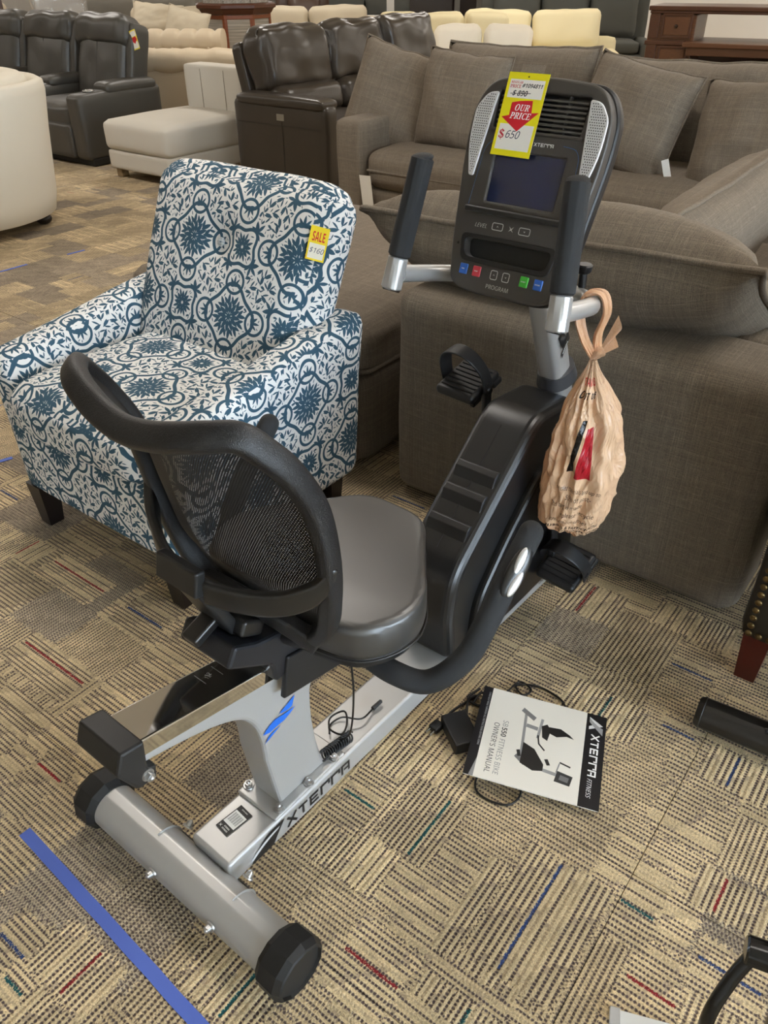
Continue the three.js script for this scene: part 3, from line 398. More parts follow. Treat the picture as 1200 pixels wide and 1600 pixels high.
// console
{ const outline = [[-0.085, -0.022, 0.03], [0.085, -0.022, 0.03], [0.118, -0.008, 0.03], [0.132, 0.06, 0.06], [0.152, 0.262, 0.06], [0.149, 0.335, 0.04], [0.118, 0.382, 0.04], [0, 0.393, 0.2], [-0.118, 0.382, 0.04], [-0.149, 0.335, 0.04], [-0.152, 0.262, 0.06], [-0.132, 0.06, 0.06], [-0.118, -0.008, 0.03]];
  const basis = new THREE.Matrix4().makeBasis(V3(0, 0, 1), V3(0.340, 0.940, 0), V3(-0.940, 0.340, 0)); basis.setPosition(0.912, 0.94, -0.012);
  const front = shapeOf(outline, 0.03), hole = (pts, r) => { const s = shapeOf(pts, r); front.holes.push(new THREE.Path(s.getPoints(6))); };
  hole([[-0.098, 0.292], [0.092, 0.292], [0.098, 0.362], [-0.098, 0.362]].reverse(), 0.006);
  hole([[-0.094, 0.046], [0.094, 0.046], [0.102, 0.083], [-0.102, 0.083]].reverse(), 0.014);
  hole([[-0.076, 0.157], [0.076, 0.157], [0.078, 0.253], [-0.078, 0.253]].reverse(), 0.003);
  const body = part(bike, 'console', [mv(extrude(front, 0.03, 0.005, 3, 8), 0, 0, -0.03)], consolePl, null, null, 'dark tilted display console'); body.applyMatrix4(basis);
  const inner = outline.map(([x, y, r]) => [x * 1.035, y * 1.02 - 0.002, r]);
  part(body, 'rear_shell', [mv(extrude(shapeOf(inner, 0.03), 0.028, 0.008, 3, 8), 0, 0, -0.05), mv(extrude(shapeOf(outline.map(([x, y, r]) => [x * 0.8, y * 0.85 + 0.03, r]), 0.03), 0.05, 0.018, 3, 8), 0, 0, -0.09)], mat(0x1d1d1f, 0.42));
  // vent with slats
  const vent = part(body, 'vent_frame', [mv(rbox(0.004, 0.07, 0.012, 0.001), 0.05, 0.327, -0.016), mv(rbox(0.2, 0.006, 0.014, 0.002), 0, 0.29, -0.004)], consolePl);
  for (let k = 0; k < 7; k++) part(vent, 'slat', xf(rbox(0.188, 0.0042, 0.011, 0.0012), [0, 0.301 + k * 0.0086, -0.008], [0.3, 0, 0]), mat(0x56534e, 0.45));
  part(body, 'fan_plate', mv(rbox(0.075, 0.066, 0.004, 0.001), 0.058, 0.327, -0.022), mat(0x4a4845, 0.5));
  // speaker grilles
  for (const s of [1, -1]) {
    const gp = [[0.098 * s, 0.358], [0.122 * s, 0.355, 0.012], [0.143 * s, 0.326, 0.012], [0.1435 * s, 0.262, 0.03], [0.127 * s, 0.2, 0.004], [0.116 * s, 0.2, 0.004]]; if (s < 0) gp.reverse();
    const gr = part(body, 'speaker_grille', mv(extrude(shapeOf(gp, 0.006), 0.005, 0.0018, 3, 5), 0, 0, -0.001), mat(0xdcdcdc, 0.34, { metalness: 0.15 }), null, null, 'silver perforated speaker grille');
    const dots = []; const inside = (x, y) => { let c = false; for (let i = 0, j = gp.length - 1; i < gp.length; j = i++) if ((gp[i][1] > y) !== (gp[j][1] > y) && x < (gp[j][0] - gp[i][0]) * (y - gp[i][1]) / (gp[j][1] - gp[i][1]) + gp[i][0]) c = !c; return c; };
    for (let j = 0; j < 36; j++) for (let i = 0; i < 12; i++) { const x = s * (0.096 + i * 0.0046 + (j % 2) * 0.0023), y = 0.198 + j * 0.0045; if ([[-0.0045, 0], [0.0045, 0], [0, 0.0045], [0, -0.0045]].every(([a, b]) => inside(x + a, y + b))) dots.push(new THREE.CylinderGeometry(0.00115, 0.00115, 0.0006, 6).rotateX(Math.PI / 2).translate(x, y, 0.0041)); }
    const dm = part(gr, 'perforations', dots, mat(0x232324, 0.8)); dm.userData.kind = 'stuff';
  }
  // screen
  const sc = part(body, 'screen', mv(rbox(0.156, 0.1, 0.004, 0.001), 0, 0.205, -0.0075), phys(0x242a48, 0.1, { clearcoat: 1, clearcoatRoughness: 0.06 }), null, null, 'dark violet-grey display');
  print(body, 'panel_lines', 0.26, 0.31, 512, (g, w, h) => {
    g.clearRect(0, 0, w, h); const X = (x) => (x / 0.26 + 0.5) * w, Y = (y) => (1 - (y + 0.02) / 0.31) * h; g.strokeStyle = '#4d6fa3'; g.lineWidth = 2.5; g.beginPath(); g.moveTo(X(-0.112), Y(0.145)); g.lineTo(X(-0.105), Y(0.235)); g.quadraticCurveTo(X(-0.104), Y(0.27), X(-0.075), Y(0.272)); g.lineTo(X(-0.05), Y(0.274)); g.moveTo(X(0.066), Y(0.274)); g.lineTo(X(0.085), Y(0.272)); g.quadraticCurveTo(X(0.106), Y(0.27), X(0.105), Y(0.235)); g.lineTo(X(0.112), Y(0.145)); g.stroke();
    xterra(g, X(0.004), Y(0.268), 13, '#f0f0ee');
    g.strokeStyle = '#d8d6d2'; g.fillStyle = '#d8d6d2'; g.lineWidth = 3; const rr = (x, y, a, b) => { g.beginPath(); g.roundRect(X(x) - a / 2, Y(y) - b / 2, a, b, 6); g.stroke(); }, tri = (x, y, d) => { g.beginPath(); g.moveTo(X(x) - 6, Y(y) + 4 * d); g.lineTo(X(x), Y(y) - 4 * d); g.lineTo(X(x) + 6, Y(y) + 4 * d); g.lineTo(X(x), Y(y)); g.fill(); };
    rr(-0.032, 0.112, 48, 26); tri(-0.032, 0.112, 1); rr(0.03, 0.112, 48, 26); tri(0.03, 0.112, -1); xmark(g, X(-0.0065), Y(0.112), 24, '#c9c7c2'); g.font = 'italic 22px sans-serif'; g.fillText('LEVEL', X(-0.086), Y(0.109));
    rr(-0.014, 0.02, 30, 34); tri(-0.014, 0.02, 1); rr(0.014, 0.02, 30, 34); tri(0.014, 0.02, -1); g.font = '23px sans-serif'; g.textAlign = 'center'; g.fillText('PROGRAM', X(0), Y(-0.0045));
    g.font = '26px serif'; g.fillText('♫', X(-0.115), Y(0.08)); g.beginPath(); g.arc(X(-0.115), Y(0.068), 5, 0, 7); g.fillStyle = '#0b0b0b'; g.fill();
  }, [0, 0.135, 0.0006], null, { clear: true });
  part(body, 'ledge', [xf(rbox(0.225, 0.012, 0.018, 0.004), [0, 0.138, 0.006], [0.1, 0, 0])], mat(0x262524, 0.4));
  part(body, 'tray_rim', [(() => { const o = shapeOf([[-0.103, 0.036], [0.103, 0.036], [0.112, 0.092], [-0.112, 0.092]], 0.016), i = shapeOf([[-0.094, 0.046], [0.094, 0.046], [0.102, 0.083], [-0.102, 0.083]], 0.014); o.holes.push(new THREE.Path(i.getPoints(6).reverse())); return mv(extrude(o, 0.005, 0.0015), 0, 0, -0.0015); })()], mat(0x201f1f, 0.4));
  for (const [x, col, word] of [[-0.088, 0x2b62b8, 'FAN'], [-0.056, 0xc63b47, 'STOP'], [0.056, 0x48b83c, 'START'], [0.088, 0x2b62b8, 'ENTER']]) {
    const b = part(body, 'button', mv(rbox(0.019, 0.021, 0.004, 0.0025, 3), x, 0.02, 0.001), mat(col, 0.35), null, null, word.toLowerCase() + ' button');
    print(b, 'button_word', 0.016, 0.006, 96, (g, w, h) => { g.clearRect(0, 0, w, h); ink(g, '#eeeeee'); g.textAlign = 'center'; g.font = 'bold 22px sans-serif'; g.fillText(word, w / 2, h / 2, w - 6); }, [x, 0.02, 0.0032], null, { clear: true });
  }
  // price tag taped over the console's top edge
  const tg = thing('price_tag', 'yellow price tag with a red arrow hanging on the bike console', 'price tag'); bike.updateMatrixWorld(true); body.updateMatrixWorld(true);
  const tm = body.matrixWorld.clone().multiply(new THREE.Matrix4().makeTranslation(-0.04, 0.318, 0.0065)).multiply(new THREE.Matrix4().makeRotationX(-0.03)); tm.decompose(tg.position, tg.quaternion, tg.scale);
  const tagTex = canvasTex(512, 864, (g, w, h) => {
    g.fillStyle = '#f2e614'; g.fillRect(0, 0, w, h); g.fillStyle = '#f3efe8'; g.fillRect(36, 70, w - 72, 190); g.fillRect(36, 530, w - 72, 270);
    g.fillStyle = '#222'; g.beginPath(); g.arc(w / 2, 40, 9, 0, 7); g.fill(); g.fillStyle = '#c2253a'; g.font = 'bold 30px serif'; g.fillText('REGULAR', 52, 112); g.font = 'bold 46px serif'; g.fillText('PRICE', 48, 158);
    g.strokeStyle = '#2b2633'; g.fillStyle = '#2b2633'; g.font = 'italic bold 58px sans-serif'; g.fillText('#1094811', 196, 150, 270); g.font = 'italic bold 78px sans-serif'; g.fillText('$ 890', 92, 238); g.lineWidth = 6; g.beginPath(); g.moveTo(70, 218); g.lineTo(330, 206); g.stroke();
    g.fillStyle = '#d8202f'; g.beginPath(); g.moveTo(120, 310); g.quadraticCurveTo(220, 280, 380, 276); g.lineTo(400, 400); g.lineTo(490, 392); g.lineTo(270, 600); g.lineTo(30, 462); g.lineTo(122, 440); g.closePath(); g.fill();
    g.fillStyle = '#fff'; g.textAlign = 'center'; g.font = 'italic bold 92px serif'; g.fillText('OUR', 262, 388, 190); g.fillText('PRICE', 262, 472, 260); g.textAlign = 'left'; g.fillStyle = '#c2253a'; g.font = 'bold 140px serif'; g.fillText('$', 46, 690); g.fillStyle = '#2b3350'; g.font = 'italic 112px sans-serif'; g.fillText('650', 130, 676);
  });
  part(tg, 'card', new THREE.BoxGeometry(0.088, 0.15, 0.0008), mat(0xffffff, 0.4, { map: tagTex }));
  part(tg, 'clear_tape', mv(rbox(0.05, 0.02, 0.0006, 0.0002, 1), 0.005, 0.08, 0), phys(0xffffff, 0.15, { transmission: 1, thickness: 0 }));
}
shadows(bike);
// ---------- fabrics ----------
const linenTex = (() => { const N = 512, r = rng(21), rows = [], cols = []; for (let k = 0; k < N; k++) { rows.push(r()); cols.push(r()); } const sl = []; for (let k = 0; k < 900; k++) sl.push([r() * N | 0, r() * N | 0, 15 + r() * 70 | 0, r() < 0.5, 0.5 + r()]);
  const a = new Float32Array(N * N); for (let y = 0; y < N; y++) for (let x = 0; x < N; x++) a[y * N + x] = 0.6 + 0.09 * (rows[y] - 0.5) + 0.09 * (cols[x] - 0.5) + 0.22 * (r() - 0.5) + 0.12 * (((x + y) & 1) - 0.5);
  for (const [x0, y0, L, hz, s] of sl) for (let t = 0; t < L; t++) { const x = wrap(x0 + (hz ? t : 0), N), y = wrap(y0 + (hz ? 0 : t), N); a[y * N + x] += 0.1 * s * Math.sin(t / L * Math.PI); }
  return { color: dataTex(N, N, (x, y) => { const v = Math.max(0, Math.min(1, a[y * N + x])); return [255 * Math.min(1, v * 1.28), 255 * Math.min(1, v * 1.26), 255 * Math.min(1, v * 1.22)]; }, { srgb: true, repeat: [1 / 0.42, 1 / 0.42] }), bump: dataTex(N, N, (x, y) => 255 * Math.max(0, Math.min(1, a[y * N + x])), { repeat: [1 / 0.42, 1 / 0.42] }) }; })();
const linen = (c, rough = 0.92) => phys(c, rough, { map: linenTex.color, bumpMap: linenTex.bump, bumpScale: 0.0012, sheen: 0.25, sheenRoughness: 0.6, sheenColor: new THREE.Color(c) });
const greyLinen = linen(0x93887b);
const leatherBump = dataTex(256, 256, (x, y) => 128 + 70 * nz(x / 7, y / 7, 1) + 40 * nz(x / 3, y / 3, 7) + 30 * nz(x / 40, y / 40, 2), { repeat: [3, 3] });
const leather = (c, r = 0.38) => mat(c, r, { bumpMap: leatherBump, bumpScale: 0.0006 });
const plainBump = dataTex(128, 128, (x, y) => 128 + 60 * (Math.abs(Math.sin(x * 12.9 + y * 78.2) * 43758) % 1 - 0.5) + 40 * (((x >> 1) + (y >> 1)) & 1), { repeat: [8, 8] });
const cloth = (c, r = 0.9) => mat(c, r, { bumpMap: plainBump, bumpScale: 0.0006 });
const woodTex = dataTex(256, 256, (x, y) => { const v = 0.72 + 0.16 * nz(x / 90, y / 6, 2) + 0.1 * nz(x / 30, y / 2.4, 9) + 0.05 * nz(x, y * 2, 4); return [255 * v, 250 * v, 240 * v]; }, { srgb: true, repeat: [1.6, 1.6] });
const wood = (c, r = 0.4) => mat(c, r, { map: woodTex });

// ---------- damask of the armchair ----------
const damask = canvasTex(1024, 1024, (g, W) => {
  g.fillStyle = '#e9e9e8'; g.fillRect(0, 0, W, W); const INK = '#33566b'; g.lineCap = 'round'; g.lineJoin = 'round';
  const leaf = (x, y, a, L, w, bend = 0) => { g.save(); g.translate(x, y); g.rotate(a); g.beginPath(); g.moveTo(0, 0); g.bezierCurveTo(L * 0.25, -w + bend, L * 0.7, -w * 0.9 + bend, L, bend * 1.6); g.bezierCurveTo(L * 0.7, w * 0.7 + bend, L * 0.3, w, 0, 0); g.fill(); g.restore(); };
  const tiles = (fn) => { for (const dx of [-W, 0, W]) for (const dy of [-W, 0, W]) { g.save(); g.translate(dx, dy); g.fillStyle = INK; g.strokeStyle = INK; fn(); g.restore(); } };
  const half = (fn) => tiles(() => { for (const [x, y] of [[256, 256], [768, 768]]) fn(x, y); }), other = (fn) => tiles(() => { for (const [x, y] of [[768, 256], [256, 768]]) fn(x, y); });
  const ring = (x, y, r, k4, rot, lw) => { g.lineWidth = lw; g.beginPath(); for (let k = 0; k <= 120; k++) { const t = k / 120 * 2 * Math.PI, q = r + k4 * Math.cos(4 * (t + rot)), px = x + Math.cos(t) * q, py = y + Math.sin(t) * q; k ? g.lineTo(px, py) : g.moveTo(px, py); } g.closePath(); g.stroke(); };
  // large flower heads
  half((x, y) => { for (let k = 0; k < 12; k++) { const a = k / 12 * 2 * Math.PI; leaf(x + Math.cos(a) * 24, y + Math.sin(a) * 24, a, 92, 24); leaf(x + Math.cos(a + 0.26) * 78, y + Math.sin(a + 0.26) * 78, a + 0.34, 92, 24, 9); leaf(x + Math.cos(a + 0.26) * 92, y + Math.sin(a + 0.26) * 92, a - 0.05, 66, 16, -9); } for (let k = 0; k < 7; k++) leaf(x, y, k / 7 * 2 * Math.PI + 0.2, 38, 12);
    ring(x, y, 218, 26, 0, 27); for (let k = 0; k < 4; k++) { const a = k * Math.PI / 2; g.lineWidth = 22; g.beginPath(); g.arc(x + Math.cos(a) * 256, y + Math.sin(a) * 256, 84, 0, 7); g.stroke(); for (let q = -2; q <= 2; q++) leaf(x + Math.cos(a) * 222, y + Math.sin(a) * 222, a + q * 0.5, 86 - Math.abs(q) * 10, 15, q * 6); } });
  // framed sprigs
  other((x, y) => { for (let k = 0; k < 8; k++) { const a = k / 8 * 2 * Math.PI; leaf(x + Math.cos(a) * 8, y + Math.sin(a) * 8, a, 84, 23); leaf(x + Math.cos(a + 0.39) * 44, y + Math.sin(a + 0.39) * 44, a + 0.39, 66, 15); } ring(x, y, 142, 22, Math.PI / 4, 25);
    for (let k = 0; k < 4; k++) { const a = k * Math.PI / 2 + Math.PI / 4; for (const s of [-1, 1]) { leaf(x + Math.cos(a) * 172, y + Math.sin(a) * 172, a + s * 0.75, 78, 22, s * 12); leaf(x + Math.cos(a) * 170, y + Math.sin(a) * 170, a + s * 1.5, 66, 18, s * 12); } leaf(x + Math.cos(a) * 172, y + Math.sin(a) * 172, a, 84, 19); } });
  // small curling leaves wherever white ground is left
  const r = rng(9); let img = g.getImageData(0, 0, W, W).data; const free = (x, y, R) => { for (let k = 0; k < 14; k++) { const t = k / 14 * 2 * Math.PI, q = k % 2 ? R : R * 0.55, px = wrap(Math.round(x + Math.cos(t) * q), W), py = wrap(Math.round(y + Math.sin(t) * q), W); if (img[(py * W + px) * 4] < 190) return false; } return true; };
  for (const R of [46, 38, 31, 25, 20, 15]) { for (let k = 0; k < 2600; k++) { const x = r() * W, y = r() * W, a = r() * 6.283; if (!free(x, y, R)) continue; tiles(() => { const b = R * 0.3; leaf(x - Math.cos(a) * R * 0.85, y - Math.sin(a) * R * 0.85, a, R * 1.65, R * 0.42, b); if (R > 22) { leaf(x - Math.cos(a) * R * 0.6, y - Math.sin(a) * R * 0.6, a + 0.95, R * 1.25, R * 0.33, -b); leaf(x - Math.cos(a) * R * 0.6, y - Math.sin(a) * R * 0.6, a - 0.95, R * 1.25, R * 0.33, b); } }); if (k % 6 === 0 || R > 18) img = g.getImageData(0, 0, W, W).data; } img = g.getImageData(0, 0, W, W).data; }
}, { repeat: [1 / 0.40, 1 / 0.40] });
const floral = mat(0xffffff, 0.88, { map: damask, bumpMap: plainBump, bumpScale: 0.0004 });
const darkLeg = mat(0x1a1210, 0.4);
// ---------- armchair ----------
{ const c = thing('armchair', 'blue and white damask print armchair with tufted back and dark tapered legs', 'armchair', [-0.62, 0, -2.2], TURN);
  const armSide = (s) => soft(0.13, 0.5, 0.74, { r: 0.045, wob: 0.004, seed: 3 + s, shape: (q) => { const t = (q.y + 0.25) / 0.5; q.x += s * 0.03 * t * t; q.y += t > 0.5 ? -0.05 * (q.z / 0.37) * (t - 0.5) * 2 : 0; q.z *= 1 - 0.05 * (1 - t); } });
  part(c, 'seat_base', soft(0.74, 0.25, 0.72, { r: 0.03, puff: [0, 0, 0.01], seed: 5 }), floral, [0, 0.255, 0.0]);
  part(c, 'armrest', armSide(1), floral, [0.345, 0.36, -0.015]); part(c, 'armrest', armSide(-1), floral, [-0.345, 0.36, -0.015]);
  part(c, 'seat_cushion', soft(0.57, 0.15, 0.62, { r: 0.05, puff: [0, 0.025, 0.02], seed: 7 }), floral, [0, 0.435, 0.075]);
  const bk = soft(0.70, 0.62, 0.17, { r: 0.07, puff: [0.015, 0.02, 0.03], seed: 9, seg: 18, shape: (q, x, y, z) => { if (z > 0) { const d = Math.hypot(q.x - 0, q.y - 0.1); q.z -= 0.03 * Math.exp(-(d * d) / 0.0035); } q.x *= 1 + 0.04 * y; } });
  const b = part(c, 'backrest', bk, floral, [0, 0.68, -0.29], [-0.42, 0, 0]); part(b, 'tuft_button', new THREE.SphereGeometry(0.014, 14, 8).scale(1, 1, 0.5), floral, [0, 0.1, 0.096]);
  for (const [x, z] of [[-0.32, 0.33], [0.335, 0.345], [0.32, -0.31], [-0.32, -0.31]]) { const g = new THREE.CylinderGeometry(0.05, 0.034, 0.15, 4).rotateY(Math.PI / 4); part(c, 'leg', g.toNonIndexed(), darkLeg, [x, 0.075, z]).geometry.computeVertexNormals(); }
  // sale card
  b.updateWorldMatrix(true, false); const t = thing('sale_tag', 'small yellow and red sale card pinned to the damask armchair back', 'price tag'); const tm = b.matrixWorld.clone().multiply(new THREE.Matrix4().makeTranslation(0.342, 0.155, 0.075)).multiply(new THREE.Matrix4().makeRotationY(0.75)); tm.decompose(t.position, t.quaternion, t.scale);
  part(t, 'card', new THREE.BoxGeometry(0.052, 0.09, 0.001), mat(0xffffff, 0.5, { map: canvasTex(256, 440, (g, w, h) => { g.fillStyle = '#f4d90f'; g.fillRect(0, 0, w, h); g.fillStyle = '#f0ecdd'; g.fillRect(22, 220, w - 44, h - 244); g.fillStyle = '#d2181f'; g.textAlign = 'center'; g.save(); g.translate(w / 2, 190); g.scale(0.8, 1.7); g.font = 'bold 100px sans-serif'; g.fillText('SALE', 0, 0, 290); g.restore(); g.fillStyle = '#2b3350'; g.font = 'italic 92px sans-serif'; g.fillText('$160', w / 2, 340, 200); }) }));
}
// ---------- grey sectional ----------
const place = (o, a, b, h = 0, turn = 0) => { o.position.set(...at(a, b, h)); o.rotation.set(0, TURN + turn, 0); return o; };
function cushion(name, label, w, h, t, seed, m, pos, rot, group, o) { // loose cushion: [a, b, height of centre], rotation in the sofa frame
  const c = thing(name, label, 'cushion', at(...pos), 0, group); c.quaternion.setFromEuler(new THREE.Euler(0, TURN, 0)).multiply(new THREE.Quaternion().setFromEuler(new THREE.Euler(...rot, 'YXZ')));
  const g = pillowGeo(w, h, t, seed, o); part(c, 'cover', g.body, m); part(c, 'piping', g.welt, m); return c;
}
{ // near sofa, seen from its arm side; it faces -b
  const s = thing('sofa', 'near grey linen sofa whose plain arm side stands behind the bike', 'sofa'); place(s, 0, 0);
  const L = (b, h, a) => [b, h, -a];
  part(s, 'armrest', soft(1.13, 0.68, 0.24, { r: 0.05, wob: 0.006, seed: 31, seg: 20, puff: [0, 0.01, 0.012] }), greyLinen, L(0.565, 0.36, 0.13));
  part(s, 'seat_base', soft(1.08, 0.3, 1.6, { r: 0.03, seed: 32 }), greyLinen, L(0.57, 0.19, 1.06)); part(s, 'seat_cushion', soft(0.86, 0.2, 1.5, { r: 0.06, puff: [0, 0.03, 0], seed: 33 }), greyLinen, L(0.42, 0.43, 1.02));
  part(s, 'backrest', soft(0.26, 0.62, 1.7, { r: 0.05, seed: 34 }), greyLinen, L(1.0, 0.4, 1.1)); 
}
{ const s = thing('ottoman', 'large grey linen ottoman between the damask armchair and the grey sofas', 'ottoman'); place(s, 0.66, -0.72);
  part(s, 'base', soft(1.14, 0.34, 1.26, { r: 0.04, seed: 41, seg: 18 }), greyLinen, [0, 0.2, 0]); part(s, 'cushion', soft(1.17, 0.17, 1.28, { r: 0.06, puff: [0.01, 0.03, 0.01], seed: 42, seg: 18 }), greyLinen, [0, 0.44, 0]); part(s, 'piping', boxUV(tube([[-0.56, 0.62], [0.56, 0.62], [0.585, 0.6], [0.585, -0.6], [0.56, -0.62], [-0.56, -0.62], [-0.585, -0.6], [-0.585, 0.6]].map(([x, z]) => V3(x, 0.385, z)), 0.008, { closed: true, n: 120, rs: 6, tension: 0.1 })), greyLinen); }
cushion('bolster_cushion', 'long plump grey cushion lying over the near sofa arm behind the console', 1.18, 0.44, 0.3, 2, greyLinen, [0.25, 0.41, 0.79], [1.0, 0, 0.07], null, { wr: 0.009 });
cushion('back_cushion', 'grey cushion leaning edge-on at the right behind the plump arm cushion', 1.36, 0.5, 0.28, 5, greyLinen, [1.16, 0.53, 0.66], [-0.3, -Math.PI / 2 + 0.03, 0.0], null, { wr: 0.008 });
{ // far sofa, facing the bike
  const s = thing('sofa', 'grey linen sofa with loose throw pillows behind the bike console', 'sofa'); place(s, 2.2, -2.05);
  const L = (b, h, a) => [b + 2.05, h, -(a - 2.2)];
  part(s, 'armrest', soft(0.2, 0.66, 1.1, { r: 0.035, seed: 51 }), greyLinen, L(-1.96, 0.385, 2.74));
  part(s, 'armrest', soft(0.2, 0.66, 1.1, { r: 0.035, seed: 52 }), greyLinen, L(0.78, 0.385, 2.74));
  part(s, 'seat_base', soft(2.56, 0.3, 1.02, { r: 0.03, seed: 53 }), greyLinen, L(-0.59, 0.2, 2.75));
  for (const [b, k] of [[-1.22, 1], [0.05, 2]]) { const c = part(s, 'seat_cushion', soft(1.26, 0.2, 0.98, { r: 0.06, puff: [0, 0.04, 0.02], seed: 53 + k, seg: 18 }), greyLinen, L(b, 0.45, 2.7)); part(c, 'piping', boxUV(tube([[-0.6, 0.5], [0, 0.505], [0.6, 0.5]].map(([x, z]) => V3(x, 0.0, z)), 0.008, { rs: 6 })), greyLinen); }
  part(s, 'backrest', soft(2.6, 0.62, 0.24, { r: 0.05, seed: 56 }), greyLinen, L(-0.59, 0.42, 3.22));
  for (const [b, w, k, dh] of [[-1.3, 1.02, 1, -0.01], [-0.2, 1.1, 2, -0.035], [0.75, 0.9, 3, -0.05]]) { const g = pillowGeo(w, 0.6, 0.34, 60 + k, { wr: 0.009 }); const c = part(s, 'back_cushion', g.body, greyLinen, L(b, 0.79 + dh, 3.0), [-0.2, 0, 0.01 * k]); part(c, 'piping', g.welt, greyLinen); }
  const tg = thing('care_label', 'white care label hanging from the corner of the grey sofa seat cushion', 'label'); place(tg, 2.165, -1.8); tg.position.y = 0.33; part(tg, 'strip', xf(new THREE.BoxGeometry(0.085, 0.2, 0.001, 1, 6, 1), [0, 0, 0], [0.1, 0, 0.05]), mat(0xe4e0d6, 0.8));
}
const pg = 'throw pillows on the far grey sofa';
cushion('throw_pillow', 'grey throw pillow standing in the left corner of the grey sofa', 0.6, 0.6, 0.24, 71, greyLinen, [2.62, -1.93, 0.77], [-0.32, 0.25, -0.25], pg);
cushion('throw_pillow', 'square grey throw pillow left of the yellow price tag', 0.58, 0.54, 0.24, 72, greyLinen, [2.56, -1.4, 0.8], [-0.25, -0.06, -0.05], pg);
cushion('throw_pillow', 'grey throw pillow just right of the console with a white label at its corner', 0.6, 0.54, 0.24, 73, greyLinen, [2.58, -0.38, 0.8], [-0.3, -0.1, -0.16], pg);
cushion('throw_pillow', 'grey throw pillow at the right edge on the grey sofa', 0.62, 0.54, 0.26, 74, greyLinen, [2.52, 0.27, 0.77], [-0.3, -0.25, 0.1], pg);
single('care_label', 'white care label sticking out beside the throw pillow right of the console', 'label', xf(new THREE.BoxGeometry(0.035, 0.1, 0.001, 1, 4, 1), [0, 0, 0], [0.3, 0.5, 0.2]), mat(0xe4e0d6, 0.8), at(2.42, -0.09, 0.62), [0, TURN, 0]);

